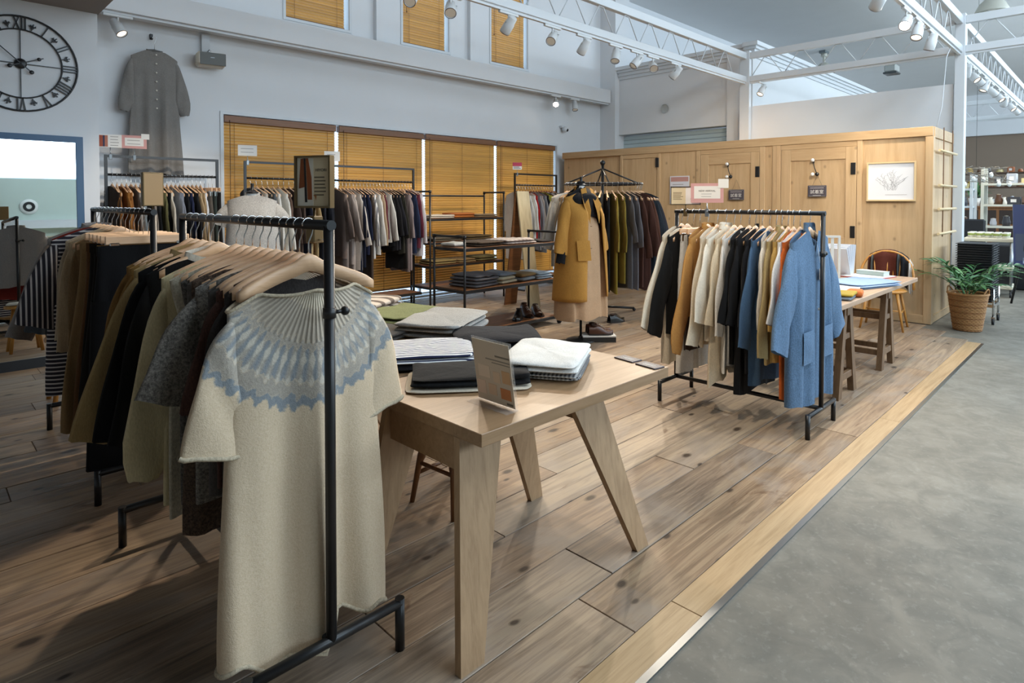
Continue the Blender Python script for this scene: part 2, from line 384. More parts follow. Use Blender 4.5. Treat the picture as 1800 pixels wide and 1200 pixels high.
# ------------------------------------------------------------------ walls
YB = 7.4
def wall_grid(name, mat, xs, zs, holes, y0, y1):
    """wall in the xz plane from y0 to y1 with rectangular openings"""
    mb = MB()
    X = sorted(set(list(xs)+[h[0] for h in holes]+[h[1] for h in holes])); Z = sorted(set(list(zs)+[h[2] for h in holes]+[h[3] for h in holes]))
    for i in range(len(X)-1):
        zi = 0
        run = None
        for j in range(len(Z)-1):
            cx, cz = (X[i]+X[i+1])/2, (Z[j]+Z[j+1])/2
            inh = any(h[0] < cx < h[1] and h[2] < cz < h[3] for h in holes)
            if not inh: run = (run[0], Z[j+1]) if run else (Z[j], Z[j+1])
            if (inh or j == len(Z)-2) and run: mb.box(X[i], X[i+1], y0, y1, run[0], run[1]); run = None
    return struct(mb.build(name, mat))
CEIL = 5.6
UW = [(3.40, 4.28), (5.14, 5.99), (6.876, 7.74)]
WX0, WX1, WZ0, WZ1 = 2.642, 8.512, .035, 2.452
wall_grid('wall_back', M_WHT, (1.2, 10.0), (0, CEIL), [(WX0, WX1, WZ0, WZ1)]+[(a, b, 3.73, 5.2) for a, b in UW], YB, YB+.22)
struct(bx('wall_left_clock', M_WHT, None, -4.0, 1.30, 6.75, 7.62, 0, 3.175))
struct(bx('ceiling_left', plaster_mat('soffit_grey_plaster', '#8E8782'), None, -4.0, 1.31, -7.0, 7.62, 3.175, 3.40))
struct(bx('wall_mezzanine_edge', M_WHT, None, 1.19, 1.31, -7.0, 7.62, 3.40, CEIL))
struct(bx('ceiling', M_WHT2, None, -4.2, 31.2, -7.2, 7.8, CEIL, CEIL+.2))
struct(bx('wall_left_end', M_WHT, None, -4.2, -4.0, -7, 7.4, 0, CEIL))
wall_grid('wall_front', plaster_mat('pale_green_plaster', '#C4D2C8'), (-4.2, 31.2), (0, CEIL), [(1.5, 11.3, 2.95, 5.05), (13.9, 27.1, 2.95, 5.05)], -7.2, -7.0)
struct(bx('wall_far_fascia', M_WHT, None, 30.0, 30.3, -7, 7.4, 4.0, CEIL))
struct(bx('wall_far', plaster_mat('brown_far_wall', '#8B7A6A'), None, 30.3, 30.6, -7, 7.6, 0, 4.2))
struct(bx('wall_right_back', M_WHT, None, 10.4, 30.3, YB, YB+.2, 0, CEIL))
# windows: frames, panes, blinds
def window(n, x0, x1, z0, z1, mull):
    t = struct(bx('window_%d' % n, M_PAINT, None, x0, x1, YB+.15, YB+.17, z0, z0+.02))
    f = MB(); fw = .035
    ya, yb = YB-.012, YB-.0005
    f.box(x0-fw, x0, ya, yb, z0-fw if z0 > 1 else 0, z1+fw).box(x1, x1+fw, ya, yb, z0-fw if z0 > 1 else 0, z1+fw).box(x0, x1, ya, yb, z1, z1+fw)
    if z0 > 1: f.box(x0, x1, ya, yb, z0-fw, z0)
    for q0, q1 in ((x0+.0005, x0+.006), (x1-.006, x1-.0005)): f.box(q0, q1, YB+.001, YB+.165, z0, z1)
    f.build('window_frame', M_PAINT, t)
    k = len(mull)-1
    for i in range(k):
        if i: bx('mullion', M_PAINT, t, mull[i]-.02, mull[i]+.02, YB+.15, YB+.19, z0, z1)
        bx('pane', M_ACR, t, mull[i]+.001, mull[i+1]-.001, YB+.175, YB+.179, z0+.02, z1)
    return t
def blind(x0, x1, z0, z1, label, tilt, pitch=.0372, lad=3):
    t = thing('venetian_blind', label, 'blind', ((x0+x1)/2, YB+.05, z0), 0, 'wooden venetian blinds')
    Wd = x1-x0; h = z1-z0
    bx('headrail', M_RAIL, t, -Wd/2, Wd/2, -.05, .03, h-.085, h-.004, c=.004)
    bx('bottom_rail', M_RAIL, t, -Wd/2+.004, Wd/2-.004, -.028, .022, .0, .018, c=.004)
    mb = MB(); sw, th = .050, .0028
    n = int((h-.085-.03)/pitch)+1
    pr = []
    for k in range(5):
        q = -1+2*k/4; pr.append((q*sw/2, .0105*(1-q*q)))
    for z_ in (0, th):
        pass
    poly = [(a, b) for a, b in pr]+[(a, b-th) for a, b in reversed(pr)]
    ca, sa = math.cos(tilt), math.sin(tilt)
    poly = [(a*ca-b*sa, a*sa+b*ca) for a, b in poly]
    nb = len(poly)
    X0, X1 = -Wd/2+.006, Wd/2-.006
    me = MB().prism(poly, 'x', X0, X1).mesh('slat'); me.materials.append(M_SLAT)
    bm = bmesh.new(); bm.from_mesh(me); bmesh.ops.recalc_face_normals(bm, faces=bm.faces); bm.to_mesh(me); bm.free()
    for i in range(n):
        inst('slat', me, t, (0, 0, .035+i*pitch))
    for i in range(lad):
        u = -Wd/2+.12+(Wd-.24)*i/(lad-1)
        MB().tube([(u, -.031, .01), (u, -.031, h-.09)], .0022, 5).build('ladder_cord', M_RAIL, t)
    MB().tube([(-Wd/2+.06, -.058, h-.5-.35*h), (-Wd/2+.06, -.058, h-.06)], .0035, 6).build('pull_cord', plain('#4A2A1C', .6, name='cord_brown'), t)
    MB().sphere((-Wd/2+.06, -.058, h-.5-.35*h), .012, 8, 6).build('cord_knob', M_RAIL, t)
    return t
edges = [WX0, 4.112, 5.542, 7.016, WX1]
window(1, WX0, WX1, WZ0, WZ1, edges)
lb = ['long wooden blind behind the mannequin in the pale sweater', 'long wooden blind behind the rack of taupe and navy clothes', 'long wooden blind behind the black shelving units', 'long wooden blind beside the fitting room booth']
for i in range(4):
    blind(edges[i]+.012, edges[i+1]-.030, .17, WZ1-.004, lb[i], math.radians(60))
ul = ['high small wooden blind, leftmost of the three', 'high small wooden blind, middle one of the three', 'high small wooden blind nearest the corner']
for i, (a, b) in enumerate(UW):
    window(i+2, a, b, 3.73, 5.2, [a, b]); blind(a+.006, b-.05, 3.735, 5.19, ul[i], math.radians(62), .0372, 2)
# low box beam along the back wall with shallow pilasters above it
bm_ = struct(bx('trim_2', M_WHT, None, 1.30, 9.81, 7.13, YB, 3.345, 3.60, c=.004)); bm_['label'] = 'white boxed beam along the back wall'
for i, x in enumerate((4.72, 6.43)):
    p = struct(bx('trim_%d' % (3+i), M_WHT, None, x-.06, x+.06, YB-.07, YB, 3.60, CEIL)); p['label'] = 'slim white pilaster between the high windows'
tk = struct(bx('trim_5', M_PAINT, None, 1.31, 9.8, 7.17, 7.205, 3.318, 3.345)); tk['label'] = 'track rail under the boxed beam'

# corner pier, recessed wall with roller shutter and crown moulding
struct(MB().box(9.83, 10.3, 7.04, 7.62, 0, CEIL).build('wall_corner_pier', M_WHT))
struct(bx('wall_right_recess', M_WHT, None, 9.96, 10.2, 4.80, 7.05, 2.735, 4.02)); struct(bx('wall_right_pier', M_WHT, None, 9.90, 10.2, 4.36, 4.80, 0, 4.02)); struct(bx('wall_right_return', M_WHT, None, 10.2, 20.0, 4.36, 4.5, 0, 4.02))
cr = MB()
for k, (d, za, zb) in enumerate(((.025, 3.80, 3.86), (.055, 3.86, 3.92), (.09, 3.92, 3.965), (.13, 3.965, 4.03))):
    cr.box(9.90-d, 20.0, 4.36-d, 4.48, za, zb); cr.box(9.96-d, 10.2, 4.48, 7.03, za, zb)
cm = struct(cr.build('trim_6', M_PAINT)); cm['label'] = 'stepped white crown moulding on the inner block'
sh = thing('roller_shutter', 'pale blue-grey roller shutter above the booth', 'shutter', (10.12, 5.92, 0))
for i in range(7): bx('shutter_slat', plain('#B9CBD0', .4, name='shutter_enamel'), sh, 0, .03, -1.1, 1.13, 2.17+i*.078, 2.24+i*.078, c=.008)
lp = struct(bx('wall_low_partition', M_WHT, None, 9.72, 9.84, 1.62, 4.36, 0, 2.97))
sp = thing('wall_speaker', 'small round grey wall speaker over the roller shutter', 'speaker', (9.955, 6.02, 3.14))
MB().lathe([(0,0),(.06,0),(.075,-.006),(.082,-.016)], 20, M=Matrix.Rotation(PI/2, 4, 'Y')).build('grille', plain('#B4B7B5', .6, name='speaker_grey'), sp)

# columns and trusses
def column(x0, x1, y0, y1, label):
    t = thing('steel_column', label, 'column', ((x0+x1)/2, (y0+y1)/2, 0))
    a, b = (x1-x0)/2, (y1-y0)/2
    bx('shaft', M_PAINT, t, -a, a, -b, b, 0, 3.85, c=.004); bx('base_plate', M_PAINT, t, -a-.02, a+.02, -b-.02, b+.02, -.006, .01)
column(9.62, 9.70, 4.29, 4.45, 'white column where two trusses meet above the booth')
column(9.66, 9.80, 1.49, 1.60, 'white column at the right end of the booth')
def truss(name_label, p, q, step=.52):
    """lattice truss between p and q (bottom z = 3.35)"""
    p, q = Vector(p), Vector(q); d = (q-p); L = d.length; a = math.atan2(d.y, d.x)
    t = thing('ceiling_truss', name_label, 'truss', p, a, 'white lattice trusses')
    bx('bottom_chord', M_PAINT, t, 0, L, -.035, .035, 0, .09, c=.004)
    bx('top_chord', M_PAINT, t, 0, L, -.035, .035, .37, .47, c=.004)
    n = int(L/step); zz = []
    for i in range(n):
        x = i*step; w = [(x+.02,0,.085),(x+step*.42,0,.365),(x+step*.58,0,.365),(x+step-.02,0,.085)]
        MB().tube(w, .007, 5).build('web_rod', M_PAINT, t)
    bx('track_rail', M_PAINT, t, 0, L, -.017, .017, -.028, 0)
    return t
truss('white lattice truss over the front tables running to the booth column', (-.0+1.4, 4.37, 3.35), (9.62, 4.37, 3.35))
truss('white lattice truss above the fitting room booth', (9.66, 4.29, 3.35), (9.66, 1.60, 3.35))
truss('white lattice truss over the aisle edge left of the booth column', (1.4, 1.55, 3.35), (9.66, 1.55, 3.35))
truss('white lattice truss running on beyond the booth column', (9.80, 1.55, 3.35), (18.0, 1.55, 3.35))
truss('white lattice truss crossing above the aisle from the booth column', (9.70, 1.49, 3.35), (9.70, -4.0, 3.35))
truss('far white lattice truss crossing the hall', (18.1, 4.2, 3.35), (18.1, -4.0, 3.35))

# ------------------------------------------------------------------ fitting room booth
bt = thing('fitting_room_booth', 'long pine fitting room booth with panelled doors', 'booth', (8.5, 1.6, 0))
def BY(y): return y-1.6
HB = 2.315
bx('core', M_BOOTH_V, bt, .05, 1.15, .04, 5.62, .0, HB-.02)
bx('top_rail', M_BOOTH_H, bt, -.012, .05, .0, 5.64, 2.205, HB, c=.003)
bx('bottom_rail', M_BOOTH_H, bt, -.004, .05, .0, 5.64, .0, .10, c=.003)
bx('corner_post', M_BOOTH_V, bt, -.008, .09, -.006, .075, .0, 2.205, c=.003)
for y0, y1, d in ((.075, .78, .018), (2.04, 2.62, .012), (2.92, 3.62, .014), (4.34, 5.64, .04)):
    pass
panels = [(1.675, 2.34, .016), (3.455, 3.56, .012), (3.69, 3.70, .012), (4.60, 5.22, .012), (5.98, 7.24, .044)]
for y0, y1, d in panels: bx('panel', M_BOOTH_V, bt, d, .05, BY(y0), BY(y1), .10, 2.205)
for y0, y1 in ((2.34, 2.40), (3.34, 3.40), (3.40, 3.455), (3.56, 3.63), (4.53, 4.60), (5.22, 5.27), (5.93, 5.98)):
    bx('stile', M_BOOTH_V, bt, -.004, .05, BY(y0)+.001, BY(y1)-.001, .10, 2.205, c=.003)
def booth_door(y0, y1, flat=False):
    d = bx('door', M_BOOTH_V, bt, .012, .05, BY(y0)+.004, BY(y1)-.004, .03, 2.135)
    if not flat:
        w = y1-y0; e = .13
        for z0, z1 in ((.12, .85), (.98, 1.98)):
            bx('door_panel', M_BOOTH_V, d, .018, .03, BY(y0)+e, BY(y1)-e, z0, z1)
        for a, b in ((y0+.004, y0+e), (y1-e, y1-.004)): bx('door_stile', M_BOOTH_V, d, -.004, .02, BY(a), BY(b), .03, 2.135, c=.004)
        for z0, z1 in ((.03,.12),(.85,.98),(1.98,2.135)): bx('door_rail', M_BOOTH_H, d, -.004, .02, BY(y0)+e+.001, BY(y1)-e-.001, z0, z1, c=.004)
    bx('lintel', M_BOOTH_H, bt, .0, .05, BY(y0), BY(y1), 2.137, 2.204, c=.003)
    return d
for (y0, y1, hy, flat) in ((2.40, 3.34, 2.44, False), (3.63, 4.53, 3.66, False), (5.27, 5.93, 5.27, True)):
    d = booth_door(y0, y1, flat)
    for hz in ((1.78, .98) if not flat else (1.98, .5)):
        bx('hinge', M_BLK, d, -.016, -.002, BY(hy)-.028, BY(hy)+.028, hz, hz+.15, c=.003)
# end face boards
for x0, x1 in ((.09, .38), (.382, .68), (.682, .98), (.982, 1.15)):
    bx('end_board', M_BOOTH_V, bt, x0, x1, .01, .04, .0, 2.19, c=.003)
bx('end_rail', M_BOOTH_H, bt, .05, 1.15, -.008, .04, 2.19, HB, c=.003)
bx('end_plinth', M_BOOTH_H, bt, .09, 1.15, .0, .04, .0, .09, c=.003)
# rope ladder on the end face
rl = thing('rope_ladder', 'rope ladder with pale wooden rungs on the booth end', 'ladder', (8.58, 1.58, 1.0))
for z in (1.04, .63, .35, .06):
    MB().tube([(.0, -.03, z), (1.0, -.03, z)], .016, 8).build('rung', wood('rung_wood', '#DCC7A0', '#C2A97E', (3,50,50), .5, world=False) if 'rungw' not in _mc else _mc['rungw'], rl)
for x in (.22, .74):
    MB().tube([(x, -.03, 1.32), (x+.01, -.03, .6), (x-.005, -.03, .02)], .006, 6).build('rope', plain('#7A5A40', .8, name='rope_brown'), rl)
# ------------------------------------------------------------------ hangers and garments
HD = .045   # extra hook length
def _hook_pts(drop=.12):
    pts = []
    for i in range(11):
        a = math.radians(-40+ 235*i/10); pts.append((.019*math.cos(a), 0, .019*math.sin(a)))
    pts = pts[::-1]
    pts += [(.012, 0, -.03), (.001, 0, -.055), (0, 0, -drop)]
    return pts
_hook = MB().tube(_hook_pts(), .0021, 6).mesh('hook'); _hook.materials.append(M_CHR)
def _hanger_mesh(mat, half=.215, drop=.085, deep=.032):
    mb = MB(); n = 20
    def sec(i, k):
        q = -1+2*i/n; aq = abs(q)
        z = -.070-HD - .012*smooth01(aq/.25) - (drop-.012)*aq**1.35
        x = q*half; yb = -.008*q*q
        hh = .021 + .006*smooth01(1-aq/.3); hh2 = hh*(1-.35*smooth01((aq-.85)/.15)); t = .008+.007*smooth01((aq-.45)/.5)
        y, zz = [(-t, -hh2), (t, -hh2), (t*1.0, hh2*.75), (t*.6, hh2), (-t*.6, hh2), (-t*1.0, hh2*.75)][k]
        return (x, yb+y, z+zz)
    vs = [sec(i, k) for i in range(n+1) for k in range(6)]; fs = []
    for i in range(n):
        for k in range(6): fs.append((i*6+k, i*6+(k+1)%6, (i+1)*6+(k+1)%6, (i+1)*6+k))
    fs.append(tuple(range(6))); fs.append(tuple(n*6+k for k in reversed(range(6))))
    mb.add(vs, fs, True); me = mb.mesh('shoulder_bar')
    bm = bmesh.new(); bm.from_mesh(me); bmesh.ops.recalc_face_normals(bm, faces=bm.faces); bm.to_mesh(me); bm.free()
    me.materials.append(mat); return me
_hang_l = _hanger_mesh(M_HANG); _hang_d = _hanger_mesh(M_HANGD)
_clipbar = MB().box(-.19, .19, -.007, .007, -.115-HD, -.072-HD, c=.004).mesh('clip_bar'); _clipbar.materials.append(M_HANG)
_clip = MB().box(-.022, .022, -.014, .014, -.165-HD, -.105-HD, c=.004).mesh('clip'); _clip.materials.append(M_CHR)
def hanger(loc, rz, label, group, dark=False, clip=False):
    t = thing('clip_hanger' if clip else 'clothes_hanger', label, 'hanger', loc, rz, group)
    inst('hook', _hook, t)
    if clip:
        inst('clip_bar', _clipbar, t)
        for s in (-1, 1): inst('clip', _clip, t, (s*.15, 0, 0))
    else: inst('shoulder_bar', _hang_d if dark else _hang_l, t)
    return t
NECK_Z = -.107   # collar line below the bar centre
def gbody(P, seed):
    """hanging garment body: closed ring swept from shoulders to hem"""
    W, L, HW, T = P.get('W',.46), P.get('L',.65), P.get('HW', P.get('W',.46)*1.02), P.get('T',.05)
    drop, nw, nd, nb = P.get('drop',.085), P.get('nw',.085), P.get('nd',.05), P.get('nb',.012)
    fold, nf, hw = P.get('fold',.012), P.get('nf',3.0), P.get('hemw',.012)
    nu, nv = P.get('nu',32), P.get('nv',14); skirt = P.get('skirt', False)
    rd = random.Random(seed); ph = [rd.uniform(0, 2*PI) for _ in range(8)]
    ff = [nf*rd.uniform(.85,1.15), nf*1.7*rd.uniform(.9,1.1)]
    ins = P.get('inset', 0.0)
    def fn(u, v):
        a = 2*PI*u; c, s = math.cos(a), math.sin(a); v = v**1.15 if not skirt else v
        cx = math.copysign(abs(c)**.62, c); sy = math.copysign(abs(s)**.75, s)
        wid = (W/2)*(1-smooth01(v))+(HW/2)*smooth01(v) if P.get('aline', True) else W/2+(HW-W)/2*v
        if ins: wid -= ins*math.exp(-((v-.24)/.16)**2)
        x = wid*cx; q = min(1, abs(cx))
        front = s < 0
        if skirt: zt = -.002
        else:
            xs = W/2*q; zt = -drop*q**1.35+.012
            if xs < nw: zt -= (nd if front else nb)*(1-(xs/nw)**2)
        t0 = P.get('t0', .027)
        if not skirt and W/2*q < nw: t0 += P.get('open', .012)*(1-(W/2*q/nw)**2)
        tt = t0+(max(T,t0)-t0)*smooth01(v/.28)
        tt *= (1+P.get('bell',0)*v)
        y = tt*sy
        amp = fold*smooth01(v*1.25)
        y += amp*(math.sin(ff[0]*2*PI*x/max(W,.2)+ph[0]+.8*v)+.55*math.sin(ff[1]*2*PI*x/max(W,.2)+ph[1]-.6*v))*(1.0 if front else .75)
        x += .25*amp*math.sin(3*v+ph[2]+a)
        z = zt*(1-v)-L*v + hw*v*v*(math.sin(2*PI*x/W*1.3+ph[3])+.5*math.sin(2*PI*x/W*3+ph[4]))
        if not front: z += P.get('backlong',0)*-v*v
        y += .03*P.get('lean',0)*v
        return (x, y, z)
    return MB().grid(fn, nu, nv, True, wrapu=True)
def gsleeve(P, side, seed):
    """sleeve between an outer line from the shoulder tip and an inner line from the armpit"""
    W, T, drop = P.get('W',.46), P.get('T',.05), P.get('drop',.085)
    SL, sa, r0, r1 = P.get('SL',.5), P.get('sa',16), P.get('r0',.10), P.get('r1',.055)
    rd = random.Random(seed*3+side); ph = rd.uniform(0,6); sa = math.radians(sa+rd.uniform(-2.5,2.5)); nv = P.get('snv',12); nu = 14
    tk = P.get('stk', .8); hw_ = W/2
    A = Vector((hw_-.03, -drop+.010)); D = Vector((hw_-.055, -drop-1.9*r0))
    cc = Vector((hw_-.035+math.sin(sa)*SL, -drop-r0*.5-math.cos(sa)*SL)); e = Vector((math.cos(sa), math.sin(sa)))
    B, E = cc+e*r1, cc-e*r1
    C1 = A+Vector((.055+.25*r0, -.05)); C2 = B+Vector((-math.sin(sa)*.25+.01, math.cos(sa)*.25))*min(1, SL/.4)
    C3 = D+Vector((.012, -.04)); 
    def bez(p0, p1, p2, p3, t): return p0*(1-t)**3+p1*3*t*(1-t)**2+p2*3*t*t*(1-t)+p3*t**3
    amp = P.get('swr', .007)
    def fn(u, v):
        a = 2*PI*u; o = bez(A, C1, C2, B, v); i = bez(D, C3, E+Vector((-math.sin(sa), math.cos(sa)))*.12, E, v)
        c, h = (o+i)/2, (o-i)/2; k = 1.0
        if P.get('puff') and v > .82: k = 1-.4*smooth01((v-.86)/.14)
        q = c+h*math.cos(a)*k
        th = (T*tk*.55)*(1-smooth01(v*3))+T*tk*smooth01(v*3)
        th = th*(1-.35*v)
        y = th*math.sin(a)*k+amp*math.sin(11*v+ph+3*math.cos(a))-.012*v*P.get('fwd',1)
        return (side*(q.x+amp*.6*math.sin(8*v+ph)*v), y, q.y+amp*.4*math.sin(5*a+ph)*v)
    return MB().grid(fn, nu, nv, True, wrapu=True)
def gcollar(P, seed):
    """narrow standing band round the neck opening"""
    nw, nd, nb = P.get('nw',.085), P.get('nd',.05), P.get('nb',.012); hh = P.get('collar',.03); W = P.get('W',.46); drop = P.get('drop',.085)
    def fn(u, v):
        a = 2*PI*u; s = math.sin(a); x = nw*math.cos(a)*1.02; q = abs(x)/(W/2)
        z = -drop*q**1.35+.012-(nd if s < 0 else nb)*(1-min(1,(x/nw)**2))
        y = .026*s
        return (x*(1-.06*v), y*(1.1+.0*v), z-.004+hh*v)
    return MB().grid(fn, 20, 2, True, wrapu=True)
def garment(loc, rz, P, label, cat, group, seed, rot=None):
    """loc is the bar centre above the garment"""
    t = thing(P.get('name', cat.replace(' ','_')), label, cat, loc, rz, group, rot)
    mat = P['mat']; off = (0, 0, P.get('nz', NECK_Z))
    gb = gbody(P, seed); b = gb.build(P.get('body','body'), mat, t, fix=False); b.location = off
    if P.get('roll'):
        nn = P.get('nu',32); rg = gb.v[-nn:]; MB().tube(rg+[rg[0]], P['roll'], 6, cap=False).build('rolled_hem', P.get('rmat', mat), b, fix=False)
        rg = [(x*1.0, y*1.12, z+.004) for x, y, z in gb.v[:nn]]; MB().tube(rg+[rg[0]], P['roll']*.8, 6, cap=False).build('neck_edge', P.get('rmat', mat), b, fix=False)
    if P.get('SL',.5) > 0 and not P.get('skirt'):
        for s in (-1, 1):
            gs = gsleeve(P, s, seed); q = gs.build('sleeve', P.get('smat') or mat, t, fix=False); q.location = off
            if P.get('roll'): rg = gs.v[-14:]; MB().tube(rg+[rg[0]], P['roll'], 6, cap=False).build('rolled_cuff', P.get('rmat', mat), q, fix=False)
            if P.get('cuff'):
                W = P.get('W',.46)
    if P.get('collar', 0) > 0 and not P.get('skirt'):
        c = gcollar(P, seed).build('collar', P.get('cmat', mat), t, fix=False); c.location = off
    if P.get('buttons'):
        n, z0, z1 = P['buttons']; T = P.get('T',.05)
        bmz = MB().lathe([(0,-.003),(.009,-.003),(.009,.0),(0,.001)], 10, M=Matrix.Rotation(PI/2,4,'X')).mesh('button'); bmz.materials.append(P.get('bmat', plain('#D8D2C6', .4, name='button_shell')))
        for i in range(n):
            z = z0+(z1-z0)*i/max(1,n-1); inst('button', bmz, t, (P.get('bx',0), -T*1.0-.012, z+off[2]))
    if P.get('pockets'):
        for s in (-1, 1):
            x0, z0, pw, phh = P['pockets']
            T = P.get('T',.05)
            MB().grid(lambda u, v: (s*x0+(u-.5)*pw, -T-.012-.010*math.sin(PI*min(1,v*1.2))*math.sin(PI*u)-.002, z0-v*phh), 8, 6).build('pocket', mat, t, fix=False).location = off
    if P.get('skirt') and P.get('band'):
        W = P['W']
        MB().grid(lambda u, v: ((W/2+.004)*math.copysign(abs(math.cos(2*PI*u))**.62, math.cos(2*PI*u)), .02*math.copysign(abs(math.sin(2*PI*u))**.75, math.sin(2*PI*u))+.002*math.sin(60*u), .004-.045*v), 40, 2, True, True).build('waistband', P['mat'], t, fix=False).location = off
    return t
def trousers(loc, rz, P, label, group, seed):
    t = thing('trousers', label, 'trousers', loc, rz, group); mat = P['mat']; off = (0,0,-.170)
    W, L, T = P.get('W',.38), P.get('L',1.0), P.get('T',.045); rd = random.Random(seed)
    Q = dict(W=W, L=L*.34, HW=W*1.12, T=T, skirt=True, fold=.006, nf=4, hemw=0, nv=8, nu=40)
    gbody(Q, seed).build('hip', mat, t, fix=False).location = off
    for s in (-1, 1):
        ph = rd.uniform(0,6); w0, w1 = W*.29, P.get('leg',.13)
        def fn(u, v):
            a = 2*PI*u; c, q = math.cos(a), math.sin(a)
            ww = w0*(1-v)+w1*v
            return (s*(W*.28+.02*v)+ww*math.copysign(abs(c)**.7,c), T*(1-.25*v)*math.copysign(abs(q)**.8,q)+.010*v*math.sin(14*c+ph), -L*.24-(L*.76)*v+.006*math.sin(3*c+ph)*v)
        MB().grid(fn, 22, 12, True, True).build('leg', mat, t, fix=False).location = off
    MB().grid(lambda u, v: ((W/2+.004)*math.copysign(abs(math.cos(2*PI*u))**.62, math.cos(2*PI*u)), .021*math.copysign(abs(math.sin(2*PI*u))**.75, math.sin(2*PI*u))+.0025*math.sin(90*u), .006-.05*v), 60, 2, True, True).build('waistband', mat, t, fix=False).location = off
    return t
# straight rack of round tube with H-feet
def h_rack(name_label, x, y0, y1, top, foot_z, fx0, fx1, r=.0155):
    t = thing('clothes_rack', name_label, 'clothes rack', (x, (y0+y1)/2, 0)); h = (y1-y0)/2
    for s in (-1, 1):
        y = s*h
        MB().tube([(0, y, foot_z), (0, y, top)], r, 12).build('post', M_BLK, t)
        f = MB().tube([(fx0-x, y, foot_z), (fx1-x, y, foot_z)], r, 12).build('foot_bar', M_BLK, t)
        for xx in (fx0-x, fx1-x): MB().tube([(xx, y, -.0), (xx, y, foot_z+r)], r, 12).build('foot', M_BLK, f)
        MB().tube([(0, y, top-.27), (0, y, top-.24)], r*1.25, 12).build('collar', M_BLK, t)
        k = MB().tube([(r, y, top-.255), (r+.03, y, top-.255)], .006, 8).build('lock_screw', M_BLK, t)
        MB().sphere((r+.035, y, top-.255), .014, 10, 8).build('knob', M_BLK, k)
    MB().tube([(0, -h-r, top), (0, h+r, top)], r, 12).build('hanging_bar', M_BLK, t)
    MB().tube([(0, -h, foot_z), (0, h, foot_z)], r, 12).build('base_bar', M_BLK, t)
    return t
# ------------------------------------------------------------------ front rack (nearest, with the patterned knit)
_seed = [100]
def put(bar, rz, P, label, cat, hgroup, ggroup, dark=False, clip=False, hl=None):
    _seed[0] += 1; sd = _seed[0]
    hanger(bar, rz, hl or ('hanger of the '+label), hgroup, dark, clip)
    if P.get('trousers'): return trousers(bar, rz, P, label, ggroup, sd)
    return garment(bar, rz, P, label, cat, ggroup, sd)
h_rack('black tube clothes rack nearest the camera, patterned knit at its end', .877, 1.637, 2.951, 1.378, .152, .63, 1.117)
XA, ZA = .877, 1.378
HG, GG = 'hangers on the nearest rack', 'clothes on the nearest rack'
nm = nordic_mat()
nord = dict(name='knit_tunic', mat=nm, W=.47, HW=.54, L=1.10, T=.045, nw=.155, nd=.058, nb=.0, drop=.10, fold=.024, nf=1.9, hemw=.03, nz=-.152, nu=88, nv=44, SL=.31, sa=11, r0=.14, r1=.10, snv=20, stk=.62, bell=.15, t0=.024, open=.035, swr=.006, roll=.007, rmat=fab('#D8C8AC','knit'))
hanger((XA, 1.765, ZA), 0, 'wooden hanger holding the cream and blue patterned knit', HG)
tn = garment((XA-.012, 1.762, ZA), math.radians(3), nord, 'cream knit tunic with grey-blue patterned yoke facing the camera', 'knitwear', GG, 5)
# rolled hems of the tunic
la = [
 (1.825, dict(mat=fab('#3F3A38','knit'), L=.70, SL=.3, nw=.10, nd=.06), 'dark charcoal knit just behind the patterned tunic', 'knitwear'),
 (1.875, dict(mat=fab('#5B4038','knit'), L=.66, SL=.3, nw=.10, nd=.06), 'dark brown knit, third from the near end of the nearest rack', 'knitwear'),
 (1.930, dict(mat=fab('#55504C','knit'), L=.68, SL=.0, nw=.10, W=.48), 'charcoal sleeveless knit, fourth on the nearest rack', 'knitwear'),
 (1.995, dict(mat=fab('#A7A096','tweed'), L=.72, SL=.28, W=.50, r0=.13, r1=.11, sa=22), 'mottled light grey knit with wide sleeves on the nearest rack', 'knitwear'),
 (2.060, dict(mat=fab('#6E5A4C','tweed'), L=.86, HW=.54, SL=.0, W=.48, drop=.07), 'long brown tweed pinafore on the nearest rack', 'dress'),
 (2.125, dict(mat=fab('#6B655F','knit'), L=.62, SL=.0, W=.47), 'mid grey knit vest on the nearest rack', 'vest'),
 (2.190, dict(mat=fab('#77726B','tweed'), L=.80, SL=.0, W=.48, inset=.03), 'speckled grey knit vest beside the cream one', 'vest'),
 (2.265, dict(mat=fab('#CFC5AE','knit'), L=.86, SL=.0, W=.50, inset=.04, smat=None), 'cream shouldered long knit vest on the nearest rack', 'vest'),
 (2.340, dict(mat=fab('#D8C9A0'), L=.86, SL=.62, sa=10, W=.50, r0=.11, r1=.075, puff=True), 'pale cream cotton blouse with gathered cuffs on the nearest rack', 'blouse'),
 (2.520, dict(mat=fab('#141414'), L=.78, SL=.55, sa=13, W=.50, collar=.03, cmat=fab('#E5DFD0')), 'black cardigan with white edging on the nearest rack', 'cardigan'),
 (2.600, dict(mat=fab('#101011'), L=.82, SL=.56, sa=14, W=.52), 'plain black top beside the white-edged cardigan', 'top'),
 (2.700, dict(mat=fab('#A98F62'), L=.84, SL=.58, sa=15, W=.50, r0=.12, r1=.09, collar=.03), 'khaki cotton coat-shirt on the nearest rack', 'shirt'),
 (2.780, dict(mat=fab('#96733F'), L=.80, SL=.5, sa=13, W=.49), 'ochre tan top, second from the far end of the nearest rack', 'top'),
 (2.850, dict(mat=fab('#8C6A3C'), L=.70, SL=.3, W=.48), 'brown ochre top at the far end of the nearest rack', 'top')]
for i, (y, P, lab, cat) in enumerate(la):
    P.setdefault('T', .026); P.setdefault('nu', 40); P.setdefault('nv', 18); P.setdefault('fold', .010); P.setdefault('nz', -.125); P.setdefault('nw', .125); P.setdefault('nd', .06)
    put((XA, y, ZA), math.radians(random.Random(i).uniform(-3, 3)), P, lab, cat, HG, GG)
